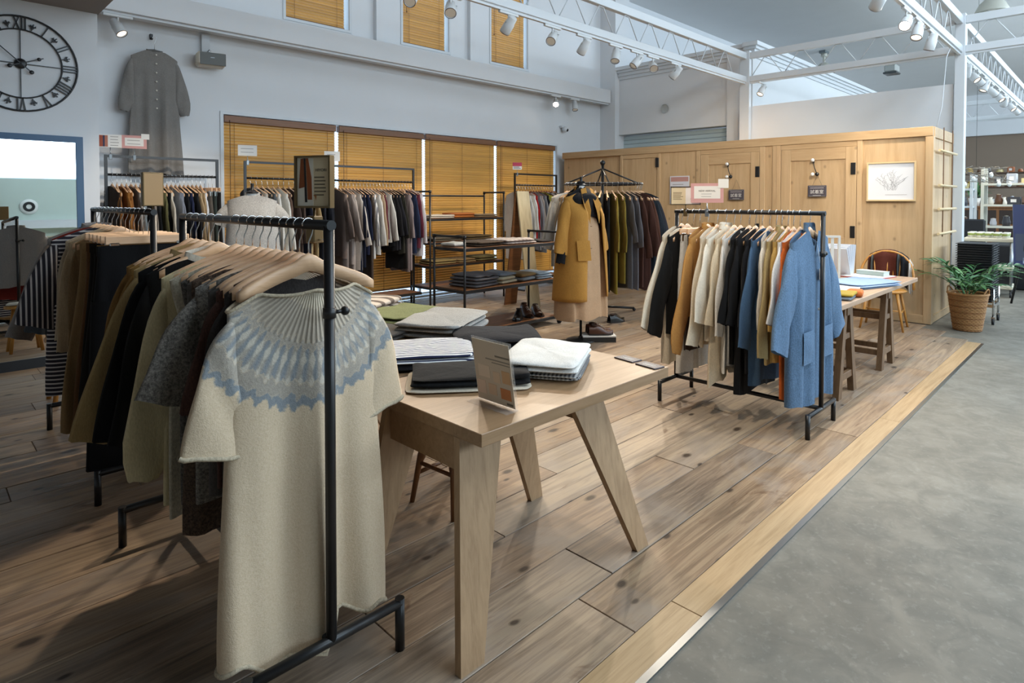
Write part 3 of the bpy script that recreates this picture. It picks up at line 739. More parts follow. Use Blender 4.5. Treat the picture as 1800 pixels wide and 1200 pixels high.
tg = thing('price_tag', 'white paper care tag hanging under the brown tweed pinafore', 'tag', (.70, 1.93, .42))
bx('card', M_PAPER, tg, -.025, .025, -.001, .001, -.05, .03); MB().tube([(0,0,.03),(.0,.02,.12)], .001, 4).build('string', M_INK, tg)
for k in range(3): bx('print', M_INK, tg, -.018+k*.012, -.012+k*.012, -.0016, -.001, -.035, .0)

# second rack behind it
h_rack('black tube clothes rack with black trousers, behind the nearest rack', .885, 3.433, 4.79, 1.392, .152, .635, 1.125)
XB, ZB = .885, 1.392
HG2, GG2 = 'hangers on the second rack', 'clothes on the second rack'
lbk = [
 (3.52, dict(trousers=True, mat=fab('#121214'), W=.44, L=1.08, T=.04, leg=.14), 'wide black trousers clipped at the near end of the second rack', 'trousers', True),
 (3.62, dict(mat=fab('#A07C46'), W=.40, L=.95, HW=.5, skirt=True, T=.03, nz=-.170, band=True), 'ochre wrap skirt behind the wide black trousers', 'skirt', True),
 (3.71, dict(mat=fab('#1A1612'), W=.40, L=.86, HW=.56, skirt=True, T=.03, nz=-.170, band=True), 'black flared skirt on the second rack', 'skirt', True),
 (3.80, dict(mat=fab('#221F1D'), W=.40, L=.9, HW=.52, skirt=True, T=.03, nz=-.170, band=True), 'charcoal long skirt on the second rack', 'skirt', True),
 (3.89, dict(mat=fab('#6B4A2E'), W=.40, L=.98, HW=.54, skirt=True, T=.03, nz=-.170, band=True), 'brown long skirt on the second rack', 'skirt', True),
 (3.98, dict(mat=fab('#9C7F58'), W=.42, L=1.0, HW=.62, skirt=True, T=.03, nz=-.170, band=True), 'tan gathered skirt on the second rack', 'skirt', True),
 (4.08, dict(mat=fab('#8E7453'), W=.44, L=.9, SL=.5, sa=3), 'khaki brown coat dress on the second rack', 'dress', False),
 (4.18, dict(mat=fab('#C2AB8A'), W=.46, L=1.02, SL=.55, sa=3, r0=.10), 'beige shirt dress on the second rack', 'dress', False),
 (4.29, dict(mat=fab('#C8B69B'), W=.46, L=.95, SL=.5, sa=4), 'sand linen tunic on the second rack', 'tunic', False),
 (4.40, dict(mat=stripe('#C9C3C0','#2A2730',2,42,.36), W=.56, L=.98, SL=.42, sa=16, r0=.14, r1=.10, smat=stripe('#C9C3C0','#2A2730',0,42,.36), HW=.64, T=.05), 'black and white striped wide shirt on the second rack', 'shirt', False),
 (4.50, dict(mat=fab('#5C6670'), W=.48, L=.8, SL=.5), 'slate blue top on the second rack', 'top', False),
 (4.60, dict(mat=fab('#7C2A22'), W=.50, L=.8, SL=.5), 'brick red top on the second rack', 'top', False),
 (4.70, dict(mat=fab('#8A827C','satin'), W=.52, L=.66, SL=.55, sa=20, r0=.12, r1=.07, collar=.03, T=.045), 'shiny grey blouse at the far end of the second rack', 'blouse', False)]
for i, (y, P, lab, cat, clip) in enumerate(lbk):
    P.setdefault('T', .03); P.setdefault('nu', 40); P.setdefault('nv', 18); P.setdefault('nz', -.105)
    if P.get('trousers'): P.pop('nz')
    put((XB, y, ZB), math.radians(random.Random(i+50).uniform(-3, 3)), P, lab, cat, HG2, GG2, clip=clip, hl=('clip hanger of the ' if clip else 'hanger of the ')+lab)

# right-hand rack with the blue cardigan
h_rack('black clothes rack with a blue cardigan at its near end', 4.098, 1.345, 2.37, 1.37, .135, 3.87, 4.33, r=.0145)
XC, ZC = 4.098, 1.37
HG3, GG3 = 'hangers on the blue cardigan rack', 'clothes on the blue cardigan rack'
wb = lambda a: dict(mat=fab(a))
lc = [
 (2.33, dict(mat=fab('#E6DAC4'), L=.98, SL=.62, sa=24, r0=.12, r1=.085), 'cream blouse with embroidered cuffs, farthest on the blue cardigan rack', 'blouse'),
 (2.285, dict(mat=fab('#151515'), L=.78, SL=.64, sa=20, r0=.12, r1=.09, W=.5), 'black top next to the embroidered cream blouse', 'top'),
 (2.235, dict(trousers=True, mat=fab('#F0ECE4'), W=.34, L=.98, leg=.10, T=.03), 'white trousers clipped on the blue cardigan rack', 'trousers'),
 (2.185, dict(mat=fab('#3A2A22'), W=.34, L=.8, HW=.44, skirt=True, band=True, nz=-.170), 'dark brown skirt on the blue cardigan rack', 'skirt'),
 (2.12, dict(mat=fab('#BD8A4C'), L=.62, SL=.72, sa=21, r0=.14, r1=.085, puff=True, W=.54, collar=.035), 'caramel blouson with gathered cuffs on the blue cardigan rack', 'jacket'),
 (2.05, dict(mat=fab('#EFE3CC'), L=.82, SL=.66, sa=15, r0=.12, r1=.09), 'cream sweatshirt behind the caramel blouson', 'sweatshirt'),
 (1.985, dict(mat=fab('#F3E9D6'), L=.78, SL=.50, sa=16, r0=.13, r1=.10, W=.54, collar=.04), 'ivory boxy top with high neck on the blue cardigan rack', 'top'),
 (1.925, dict(mat=fab('#EAD9BC'), L=1.0, HW=.66, SL=.52, sa=15, hemw=.05), 'beige drooping tunic on the blue cardigan rack', 'tunic'),
 (1.88, dict(mat=fab('#F4F1EA'), L=.98, SL=.58, sa=14, hemw=.04), 'white long shirt beside the black tops', 'shirt'),
 (1.82, dict(mat=fab('#131314'), L=.88, SL=.5, sa=18, W=.52), 'black top, first of three after the white shirt', 'top'),
 (1.775, dict(mat=fab('#18181A'), L=1.08, SL=.5, sa=16, HW=.58, W=.52), 'long black dress between two black tops', 'dress'),
 (1.73, dict(mat=fab('#1D1E22'), L=.95, SL=.5, sa=15), 'black top beside the denim blue shirt', 'top'),
 (1.68, dict(mat=fab('#486482'), L=1.0, SL=.62, sa=15, r0=.12, r1=.08), 'denim blue long shirt on the blue cardigan rack', 'shirt'),
 (1.635, dict(mat=fab('#EFE6D6'), L=.8, SL=.5, sa=12), 'off-white top between denim and olive shirts', 'top'),
 (1.60, dict(mat=fab('#B39C6C'), L=.84, SL=.66, sa=15, r0=.12, r1=.08, collar=.03), 'olive khaki shirt on the blue cardigan rack', 'shirt'),
 (1.56, dict(mat=fab('#C6A05C'), L=.82, SL=.5, sa=12), 'mustard top on the blue cardigan rack', 'top'),
 (1.525, dict(mat=fab('#F3F1EE'), L=.78, SL=.46, sa=17, r0=.12, r1=.1), 'white tee beside the orange top', 'shirt'),
 (1.485, dict(mat=fab('#D86C30'), L=1.06, SL=.5, sa=10), 'orange long dress behind the blue cardigan', 'dress'),
 (1.425, dict(mat=fab('#6E8CAC','knit'), L=1.08, HW=.62, SL=.60, sa=24, r0=.15, r1=.105, W=.56, T=.05, collar=.05, nw=.07, nd=.16, pockets=(.15,-.62,.16,.2), buttons=(1,-.50,-.5), fold=.016, nu=60, nv=26, name='long_cardigan'), 'long sky blue cardigan with patch pockets at the rack end', 'cardigan')]
for i, (y, P, lab, cat) in enumerate(lc):
    P.setdefault('T', .026); P.setdefault('nu', 40); P.setdefault('nv', 18); P.setdefault('nz', -.105); P.setdefault('fold', .011); P.setdefault('W', .50)
    clip = bool(P.get('trousers') or P.get('skirt'))
    if P.get('trousers'): P.pop('nz')
    put((XC, y, ZC), math.radians(random.Random(i+90).uniform(-3, 3)), P, lab, cat, HG3, GG3, clip=clip, hl=('clip hanger of the ' if clip else 'hanger of the ')+lab)
pt = thing('price_tag', 'white swing tag hanging at the neck of the blue cardigan', 'tag', (4.13, 1.365, 1.02))
bx('card', M_PAPER, pt, -.022, .022, -.001, .001, -.07, .0); MB().tube([(0,0,0),(.01,.03,.17)], .001, 4).build('string', M_PAPER, pt)

# ------------------------------------------------------------------ wall racks: square frames with a hanging bar
def wall_rack(label, x0, x1, y, top=1.885, bar=1.705):
    t = thing('clothes_rack', label, 'clothes rack', ((x0+x1)/2, y, 0)); h = (x1-x0)/2; q = .0125
    for s in (-1, 1):
        bx('post', M_BLK, t, s*h-q, s*h+q, -q, q, .0, top+q)
        bx('foot_bar', M_BLK, t, s*h-q, s*h+q, -.22, .22, .0, .025)
    bx('top_bar', M_BLK, t, -h+q, h-q, -q, q, top-q, top+q)
    MB().tube([(-h, 0, bar), (h, 0, bar)], .0125, 10).build('hanging_bar', M_BLK, t)
    bx('base_shelf', M_SHELF, t, -h+q, h-q, -.2, .2, .18, .2); bx('base_frame', M_BLK, t, -h+q, h-q, -.205, -.19, .165, .2)
    return t
def fill(x0, x1, y, bar, specs, where, hgroup, ggroup, rz=PI/2, dark=False, side='window'):
    n = len(specs)
    for i, (col, what, cat, P) in enumerate(specs):
        x = x0+(x1-x0)*(i+.5)/n; P = dict(P); P['mat'] = P.get('mat') or fab(col)
        P.setdefault('T', min(.03, (x1-x0)/n*.62)); P.setdefault('fold', .008); P.setdefault('nu', 26); P.setdefault('nv', 12); P.setdefault('nz', -.105); P.setdefault('snv', 8)
        lab = '%s, %s from the left on the %s' % (what, ORD[i], where)
        clip = bool(P.get('trousers') or P.get('skirt'))
        if P.get('trousers'): P.pop('nz')
        put((x, y, bar), rz+math.radians(random.Random(i*7+n).uniform(-7, 7)), P, lab, cat, hgroup, ggroup, dark, clip, hl='%s of the %s, %s on the %s' % ('clip hanger' if clip else 'hanger', what, ORD[i], where))
S = lambda L=.72, SL=.52, sa=7, **k: dict(L=L, SL=SL, sa=sa, **k)
SK = lambda L=.8, **k: dict(W=.36, L=L, HW=.48, skirt=True, band=True, nz=-.170, **k)
TR = lambda L=.95: dict(trousers=True, W=.34, L=L, leg=.1, T=.025)
wall_rack('black frame rack under the grey wall dress', 1.40, 2.43, 7.0)
fill(1.43, 2.40, 7.0, 1.705, [
 ('#2E2118','dark brown coat','coat',S(1.0)),('#8A5A2C','camel cardigan','cardigan',S(.8)),('#96632F','toffee cardigan','cardigan',S(.8)),('#8F5A2A','rust brown knit','knitwear',S(.72)),
 ('#6D6660','stone grey knit','knitwear',S(.72)),('#A39A92','pale taupe shirt','shirt',S(.74)),('#8F979B','cool grey shirt','shirt',S(.7)),('#17181B','black blouse','blouse',S(.72)),('#8D8278','warm grey jacket','jacket',S(.8)),
 ('#191A1D','black jacket','jacket',S(.8)),('#6B6845','olive shirt','shirt',S(.8)),('#15161A','black cardigan','cardigan',S(.85)),('#D2CABB','cream ribbed pullover','knitwear',S(.78,.4,14,r0=.14,r1=.1)),
 ('#7D828C','grey patterned shirt','shirt',S(.74)),('#888C97','lavender grey top','top',S(.8)),('#15161A','black top','top',S(.85)),('#232A46','navy top','top',S(.8)),('#1B1B1E','soft black shirt','shirt',S(.85)),
 ('#B49B78','beige dress','dress',S(.95)),('#A98F6B','sand dress','dress',S(.95)),('#E3E3E6','white long shirt','shirt',S(.98)),('#5F574F','brown-grey trousers','trousers',TR()),('#39403C','dark green trousers','trousers',TR()),('#211E1D','black-brown skirt','skirt',SK(.9))],
 'rack under the grey wall dress', 'hangers on the first wall rack', 'clothes on the first wall rack')
wall_rack('black frame rack behind the mannequin in the pale sweater', 2.73, 3.75, 7.0)
fill(2.76, 3.72, 7.0, 1.705, [
 ('#2A2D35','ink blue dress','dress',S(.9)),('#B9B5AE','pale grey shirt','shirt',S(.8)),('#3A3835','charcoal knit','knitwear',S(.7)),('#5E6468','slate cardigan','cardigan',S(.76)),('#E4E2DC','white tunic shirt','shirt',S(.85,.6,14)),('#E0DED6','ivory tunic shirt','shirt',S(.85,.6,14)),
 ('#6C564A','mocha top','top',S(.75)),('#4A3C36','dark brown coat','coat',S(.9)),('#4F4038','umber coat','coat',S(.95)),('#1F2230','deep navy coat','coat',S(.95)),('#B59E77','khaki dress','dress',S(.9)),('#A68F68','sand top','top',S(.8)),('#1D2029','midnight dress','dress',S(.95)),('#20232C','navy black dress','dress',S(.95)),('#1C1E26','black navy coat','coat',S(.95))],
 'rack behind the pale sweater mannequin', 'hangers on the second wall rack', 'clothes on the second wall rack')
wall_rack('black frame rack of taupe, navy and white clothes beside the shelving', 3.79, 5.03, 7.0)
fill(3.82, 5.02, 7.0, 1.705, [
 ('#74655E','taupe wrap top','top',S(.85,.5,20)),('#8B807A','mushroom dress','dress',S(1.0)),('#A79B94','pale taupe cardigan','cardigan',S(.95,.55,20)),('#BDB1A9','pinkish beige coat','coat',S(1.1)),('#CFC6BD','oatmeal shirt','shirt',S(1.02,.6,14)),
 ('#1F2436','navy shirt dress','dress',S(1.1,.5,16)),('#1B2032','dark navy tunic','tunic',S(1.0)),('#222842','ink navy top','top',S(.85)),('#4B4039','brown long dress','dress',S(1.2)),('#C9C5BF','white striped shirt','shirt',S(.9,.6,8,mat=stripe('#DAD8D4','#77757A',0,34,.5))),('#DDD9D2','white shirt','shirt',S(.85,.6,8)),
 ('#B39B80','beige cotton shirt','shirt',S(.7,.6,8)),('#5A2530','wine red top','top',S(.7)),('#D5D2CB','off-white tunic','tunic',S(.7,.55,10)),('#1A1A1C','black blouse','blouse',S(.75)),('#1E1E22','black wide jacket','jacket',S(.8,.5,16)),('#24242A','charcoal blouse','blouse',S(.8,.5,18)),
 ('#2D2C25','dark olive jacket','jacket',S(.85)),('#191818','black long skirt','skirt',SK(1.0)),('#7A6E6E','mauve grey dress','dress',S(1.1)),('#8C7F80','dusty lilac dress','dress',S(1.1)),('#232D47','blue shirt','shirt',S(.85)),('#5F2A38','burgundy shirt','shirt',S(.8)),('#CFCBD0','pale lilac shirt','shirt',S(.9,.6,8))],
 'rack beside the shelving', 'hangers on the third wall rack', 'clothes on the third wall rack')
wall_rack('short black frame rack with a red top by the booth corner', 7.03, 8.05, 7.0)
fill(7.05, 8.03, 7.0, 1.705, [
 ('#CFCBC4','white linen coat','coat',S(1.1)),('#D6D2CB','ivory linen coat','coat',S(1.1)),('#BFB5A6','oat coat','coat',S(1.05)),('#E2E0DC','white shirt','shirt',S(.85)),('#A3181C','bright red top','top',S(.8,.5,8)),('#8F9094','grey shirt','shirt',S(.95)),('#A0938A','taupe shirt','shirt',S(.9)),('#7B7C80','mid grey dress','dress',S(1.0)),
 ('#17171A','black tee','shirt',S(.7)),('#B2B04C','lime green tee','shirt',S(.7)),('#1B1B1C','black blouse','blouse',S(.8)),('#E4E2E0','white tee','shirt',S(.7)),('#2A2A2D','charcoal top','top',S(.8)),('#D7D2C8','cream cardigan','cardigan',S(.8)),('#3D3B3A','dark grey coat','coat',S(1.0))],
 'short rack by the booth corner', 'hangers on the fourth wall rack', 'clothes on the fourth wall rack', dark=True)

# ------------------------------------------------------------------ round rack
RX, RY, RR, RZ = 6.5, 4.85, .50, 1.665
rr = thing('round_clothes_rack', 'black round clothes rack with pointed top in front of the booth', 'clothes rack', (RX, RY, 0))
MB().tube([(0,0,.0),(0,0,1.93)], .02, 12).build('post', M_BLK, rr)
MB().sphere((0,0,1.945), .035, 14, 10).build('finial', M_BLK, rr)
for k in range(4):
    a = math.radians(45-45+90*k-44); MB().tube([(0,0,1.87),(RR*math.cos(a),RR*math.sin(a),RZ)], .010, 8).build('brace', M_BLK, rr)
ring = [(RR*math.cos(2*PI*k/40), RR*math.sin(2*PI*k/40), RZ) for k in range(41)]
MB().tube(ring, .0125, 8, cap=False).build('ring_bar', M_BLK, rr)
for k in range(4):
    a = math.radians(45+90*k); f = MB().tube([(0,0,.06),(.42*math.cos(a),.42*math.sin(a),.04)], .015, 8).build('foot', M_BLK, rr)
    MB().sphere((.42*math.cos(a),.42*math.sin(a),.022), .022, 10, 8).build('foot_pad', M_BLK, f)
# garments hang in planes pointing to the post; listed from the camera's left round the front to the right
rl_ = [('#CFC9BC','off-white blouse','blouse',S(.95,.55,10)),('#D9D4CA','white blouse','blouse',S(.95,.6,10)),('#B39B7E','beige shirt','shirt',S(.95,.6,10)),('#D3CEC4','ivory shirt','shirt',S(1.0,.6,12)),('#1B1A1A','black trousers','trousers',TR(1.05)),('#E0DCD4','white shirt','shirt',S(.8,.6,12)),
 ('#C9C2B4','stone coat','coat',S(1.1)),('#191919','black coat','coat',S(1.2)),('#1C1B1C','black dress','dress',S(1.2)),('#151516','jet black dress','dress',S(1.2)),('#8A742C','olive mustard dress','dress',S(1.22,.6,10)),('#7F6C2A','mustard shirt','shirt',S(1.1,.6,10)),('#5E5C5E','grey dress','dress',S(1.18,.5,16)),('#6A686C','pewter dress','dress',S(1.18,.55,14)),
 ('#54382F','brown shirt','shirt',S(1.15,.68,12)),('#4B312A','chocolate shirt','shirt',S(1.2,.66,12)),('#573A30','russet brown shirt','shirt',S(.8,.68,12)),('#232B34','blue-black dress','dress',S(1.15,.62,12)),('#1E242C','ink dress','dress',S(1.15,.62,12)),('#2E2F38','charcoal dress','dress',S(1.1,.6,14)),('#34343E','slate dress','dress',S(1.0,.6,14)),('#1D2128','black shirt','shirt',S(.9,.6,14)),('#7E8068','sage shirt','shirt',S(.95,.6,14)),('#8A8A78','pale sage coat','coat',S(1.0,.6,10))]
for i, (col, what, cat, P) in enumerate(rl_):
    a = math.radians(142+ (322-142)*i/(len(rl_)-1))+math.radians(10)
    P = dict(P); P['mat'] = fab(col); P.setdefault('T', .026); P.setdefault('nu', 26); P.setdefault('nv', 12); P.setdefault('W', .44); P.setdefault('nz', -.105); P.setdefault('fold', .008)
    clip = bool(P.get('trousers'))
    if clip: P.pop('nz')
    lab = '%s, %s from the left round the front of the round rack' % (what, ORD[i])
    put((RX+RR*math.cos(a), RY+RR*math.sin(a), RZ), a+math.radians(random.Random(i).uniform(-6,6)), P, lab, cat, 'hangers on the round rack', 'clothes on the round rack', False, clip, hl='%s of the %s, %s on the round rack' % ('clip hanger' if clip else 'hanger', what, ORD[i]))
# ------------------------------------------------------------------ helpers for soft and flat goods
def sgp(v, p): return math.copysign(abs(v)**p, v)
def folded(name, label, cat, loc, rz, w, d, h, mat, seed, layers=2, wr=.010, group=None, bulge=.35, edge=None):
    t = thing(name, label, cat, loc, math.radians(rz), group); lh = h/layers; rd = random.Random(seed)
    for k in range(layers):
        ox, oy = rd.uniform(-.012,.012), rd.uniform(-.012,.012); sc = 1-.03*k*rd.random(); top = k == layers-1; o3 = rd.uniform(0,50)
        def fn(u, v):
            a = 2*PI*u; q = max(0.0, math.sin(PI*v)); s = q**.3
            x = w/2*sc*s*sgp(math.cos(a), .24); y = d/2*sc*s*sgp(math.sin(a), .24)
            n = mnoise.noise(Vector((x*7+o3, y*7, k*3.1+seed))); n2 = mnoise.noise(Vector((x*20+o3, y*9, seed+k)))
            z = k*lh*.92 + lh*(.5-.5*math.cos(PI*v))
            if v > .5: z += (wr*(n+.5*n2)+h*bulge*.3*(n if top else 0))*(s if top else .4)
            e = 1+.07*mnoise.noise(Vector((math.cos(a)*1.6+seed, math.sin(a)*1.6, k*2.3)))
            return (x*e+ox, y*e+oy, max(.0005, z))
        MB().grid(fn, 44, 14, True, True).build('folded_layer', (edge if (edge and not top) else mat), t, fix=False)
    return t
def text(s, size, mat, parent, loc, rot, align='CENTER', name='lettering'):
    cu = bpy.data.curves.new(name, 'FONT'); cu.body = s; cu.size = size; cu.align_x = align; cu.align_y = 'CENTER'; cu.extrude = .0004
    o = bpy.data.objects.new(name, cu); C.objects.link(o)
    dg = bpy.context.evaluated_depsgraph_get(); me = bpy.data.meshes.new_from_object(o.evaluated_get(dg)); bpy.data.objects.remove(o); bpy.data.curves.remove(cu)
    me.materials.clear(); me.materials.append(mat); o = bpy.data.objects.new(name, me); o.location = loc; o.rotation_euler = rot; return link(o, parent)
# cards: built in a local frame, face looking along local -Y, x to the right, z up
FR = (PI/2, 0, 0)
def clip_card(label, loc, rz, w, h, mat, stem, clampmat=M_STEEL, frame=None, lean=0.0):
    """sign card with its lower edge 'stem' above loc, standing on a clamp"""
    t = thing('sign_card', label, 'sign', loc, math.radians(rz), 'cards on the racks')
    c = bx('card', mat, t, -w/2, w/2, -.0015, .0015, stem, stem+h)
    if frame:
        fw, fm = frame
        mb = MB().box(-w/2-fw, w/2+fw, -.008, .006, stem-fw, stem).box(-w/2-fw, w/2+fw, -.008, .006, stem+h, stem+h+fw).box(-w/2-fw, -w/2, -.008, .006, stem, stem+h).box(w/2, w/2+fw, -.008, .006, stem, stem+h)
        mb.build('frame', fm, t)
    MB().tube([(0,0,-.01),(0,0,stem)], .004, 8).build('stem', clampmat, t)
    bx('clamp', clampmat, t, -.014, .014, -.02, .02, -.035, .02, c=.003)
    return t
def ink_lines(card, x0, x1, z0, z1, n, mat=M_GREYINK, th=.0035, seed=1, y=-.0022):
    rd = random.Random(seed)
    for i in range(n):
        z = z1+(z0-z1)*i/max(1,n-1); bx('print_line', mat, card, x0, x0+(x1-x0)*rd.uniform(.72,1), y, y+.0008, z-th/2, z+th/2)

# ------------------------------------------------------------------ display tables
def splay_table(label, x0, x1, y0, y1, z, ly0, ly1):
    t = thing('display_table', label, 'table', ((x0+x1)/2, (y0+y1)/2, 0)); cx, cy = (x0+x1)/2, (y0+y1)/2
    bx('tabletop', M_OAK, t, x0-cx, x1-cx, y0-cy, y1-cy, z-.042, z, c=.002)
    zt = z-.042; th = .028
    for sx in (-1, 1):
        xe = (x0 if sx < 0 else x1-.10)-cx
        for sy, ly in ((-1, ly0), (1, ly1)):
            a0, a1 = (xe+.0, xe+.19) if sx < 0 else (xe-.44, xe-.25)
            b0, b1 = (xe-.075, xe+.02) if sx < 0 else (xe-.115, xe-.036)
            yt = ly-cy-sy*.095; yb = ly-cy
            vs = [(a0,yt,zt),(a1,yt,zt),(b1,yb,0),(b0,yb,0)]; vs2 = [(p[0],p[1]-sy*th,p[2]) for p in vs]
            MB().add(vs+vs2, [(0,1,2,3),(7,6,5,4),(0,4,5,1),(1,5,6,2),(2,6,7,3),(3,7,4,0)]).build('leg', M_OAKV, t)
        ax = xe+.012 if sx < 0 else xe-.34
        yA, yB = ly0-cy+.125, ly1-cy-.125
        bx('apron', M_OAK, t, ax, ax+.022, yA, yB, zt-.115, zt)
    return t
TZ = .73
splay_table('oak table nearest the camera with folded trousers and shirts', 1.25, 2.34, 1.39, 2.075, TZ, 1.40, 2.03)
splay_table('oak table behind the nearest one under folded grey knits', 1.25, 2.34, 2.085, 3.19, TZ, 2.50, 3.11)
splay_table('oak table at the back of the row with a fringed shawl', 1.25, 2.34, 3.20, 3.95, TZ, 3.275, 3.90)
# stool below
st = thing('wooden_stool', 'brown turned-leg stool under the oak tables', 'stool', (1.87, 2.28, 0))
M_ST = wood('stool_brown_wood', '#7A4E2A', '#573518', (20,20,3), .4)
MB().lathe([(0,.43),(.15,.43),(.17,.445),(.165,.465),(0,.468)], 24).build('seat', M_ST, st)
for k in range(4):
    a = math.radians(-40+90*k); c, s = math.cos(a), math.sin(a)
    MB().tube([(.10*c,.10*s,.44),(.155*c,.155*s,.22),(.165*c,.165*s,.19),(.2*c,.2*s,.0)], .015, 10, rs=[.014,.021,.015,.012]).build('leg', M_ST, st)
for k in range(4):
    a, b = math.radians(-40+90*k), math.radians(50+90*k); z = .14 if k % 2 else .19; r = .172 if z < .18 else .163
    MB().tube([(r*math.cos(a), r*math.sin(a), z), (r*math.cos(b), r*math.sin(b), z)], .010, 8).build('stretcher', M_ST, st)

GF = 'folded clothes on the oak tables'
folded('folded_linen', 'cream folded cloth peeping out under the black trousers', 'folded cloth', (1.585, 1.835, TZ), -38, .50, .30, .014, fab('#D9CDB8'), 3, 1, .004, GF)
folded('folded_trousers', 'black folded trousers on the nearest oak table', 'folded trousers', (1.60, 1.835, TZ+.014), -38, .46, .27, .042, fab('#101011'), 4, 2, .014, GF)
folded('folded_shirt', 'navy gingham folded shirt under the white one', 'folded shirt', (1.965, 1.745, TZ), 30, .42, .33, .035, gingham('#E6E6E2', '#16192A', 60), 6, 2, .004, GF)
folded('folded_shirt', 'bright white folded shirt on the nearest oak table', 'folded shirt', (1.955, 1.755, TZ+.034), 30, .43, .33, .045, fab('#ECEBE6'), 7, 2, .012, GF)
folded('folded_cloth', 'black folded cloth under the striped shirt', 'folded cloth', (1.66, 2.19, TZ), -35, .44, .36, .028, fab('#17171A'), 8, 1, .004, GF)
folded('folded_shirt', 'navy and white striped folded shirt', 'folded shirt', (1.665, 2.215, TZ+.027), -35, .45, .36, .04, stripe('#E6E6E4', '#2B3050', 1, 48, .52), 9, 2, .012, GF)
folded('folded_knit', 'navy folded knit between the grey and white piles', 'folded knitwear', (2.09, 2.225, TZ), -35, .42, .36, .07, fab('#14161F','knit'), 10, 2, .014, GF)
folded('folded_knit', 'pale grey folded knit, lower of the two', 'folded knitwear', (2.125, 2.655, TZ), 28, .52, .36, .035, fab('#A7A7A5','knit'), 11, 1, .006, GF)
folded('folded_knit', 'pale grey folded cardigan on the middle oak table', 'folded knitwear', (2.115, 2.665, TZ+.034), 28, .53, .37, .055, fab('#B5B3AE','knit'), 12, 2, .014, GF)
folded('folded_knit', 'olive green folded knit stack behind the grey cardigan', 'folded knitwear', (2.10, 3.06, TZ), 20, .46, .34, .075, fab('#84895A','knit'), 13, 3, .010, GF)
folded('folded_knit', 'dark charcoal folded knit beside the olive stack', 'folded knitwear', (1.72, 2.78, TZ), 20, .38, .34, .05, fab('#55504B','knit'), 14, 2, .010, GF)
folded('fringed_shawl', 'brown and white fringed shawl on the back oak table', 'shawl', (2.10, 3.50, TZ), 25, .48, .34, .085, stripe('#B9AC9E', '#5D5148', 0, 9, .6), 15, 2, .012, GF)
# acrylic stand with print
ac = thing('acrylic_sign', 'clear acrylic sign stand with a printed sheet on the nearest table', 'sign', (1.47, 1.557, TZ))
bx('base', M_ACR, ac, -.05, .012, -.1, .1, .0, .003)
lm = Matrix.Rotation(math.radians(-9), 4, 'Y')
bx('panel', M_ACR, ac, .008, .011, -.1, .1, .0, .238, M=lm)
pg = bx('sheet', plain('#D6CAB9', .6, name='print_sheet'), ac, .0035, .0045, -.094, .094, .006, .232, M=lm)
for (y0,y1,z0,z1,c) in ((-.09,-.02,.18,.186,'#8A8378'),(-.09,.03,.165,.169,'#9A9388'),(-.09,.0,.155,.158,'#9A9388'),(-.085,-.045,.09,.135,'#D9B48C'),(-.035,.0,.085,.125,'#E2CDB4'),(.015,.075,.095,.14,'#E8D9C8'),(-.08,-.03,.03,.07,'#D08A5A'),(-.01,.03,.035,.075,'#DFC5AA'),(.045,.085,.03,.08,'#E5D2C2'),(-.085,-.055,.012,.02,'#7A7268')):
    bx('print_patch', plain(c, .7, name='print_colour'), pg, .0026, .0035, y0, y1, z0, z1, M=lm)
# pink card stand on the middle table
pc = thing('sign_card', 'small pink card stand behind the patterned tunic', 'sign', (1.53, 2.46, TZ)); 
pcc = bx('card', plain('#D8B79F', .6, name='card_blush'), pc, -.055, .055, -.002, .002, .0, .20, M=Matrix.Rotation(math.radians(-6), 4, 'X')); text('HIYORI', .026, M_INK, pc, (.018,-.017,.125), (PI/2-.1,0,0))
# slate price plates on the near corner
for i, (x, y, l) in enumerate(((2.297, 1.455, 'slate price plate at the corner of the nearest table'), (2.322, 1.585, 'slate price plate lying further along the table edge'))):
    q = thing('price_plate', l, 'price plate', (x, y, TZ), math.radians(-8)); bx('plate', M_DARKPLQ, q, -.035, .03, -.055, .055, 0, .006, c=.001)
    for k in range(2): bx('print_line', M_PAPER, q, -.015+k*.012, -.011+k*.012, -.035, .03, .006, .0066)

# ------------------------------------------------------------------ black pipe shelving
def pipe_unit(label, x0, x1, y0, y1, rail_z, shelves, casters=False):
    t = thing('shelving_unit', label, 'shelf', ((x0+x1)/2, (y0+y1)/2, 0)); a, b = (x1-x0)/2, (y1-y0)/2; r = .0135
    z0 = .06 if casters else 0
    for sx in (-1, 1):
        for sy in (-1, 1):
            p = MB().tube([(sx*a, sy*b, z0), (sx*a, sy*b, rail_z)], r, 10).build('post', M_BLK, t)
            MB().tube([(sx*a, sy*b, rail_z-.02), (sx*a, sy*b, rail_z+.016)], r*1.45, 10).build('elbow', M_BLK, p)
            if casters:
                MB().tube([(sx*a-.012, sy*b, .028), (sx*a+.012, sy*b, .028)], .028, 14).build('caster', M_BLK, p)
        MB().tube([(sx*a, -b, rail_z), (sx*a, b, rail_z)], r, 10).build('side_rail', M_BLK, t)
    for z in shelves:
        s = bx('shelf', M_SHELF, t, -a+.014, a-.014, -b+.01, b-.01, z-.018, z)
        for y in (-b, b): bx('shelf_edge', M_BLK, s, -a, a, y-.012, y+.012, z-.034, z-.004)
        for x in (-a, a): bx('shelf_edge', M_BLK, s, x-.01, x+.01, -b, b, z-.034, z-.006)
    return t
FX0, FX1, FY0, FY1 = 4.02, 5.485, 4.72, 5.22
pipe_unit('low black pipe shelving with jeans and shoes', FX0, FX1, FY0, FY1, 1.08, [.965, .535, .10], True)
EX0, EX1, EY0, EY1 = 5.06, 6.45, 6.66, 7.1
et = pipe_unit('tall black pipe shelving against the window blinds', EX0, EX1, EY0, EY1, 1.575, [1.205, .88, .56, .27])
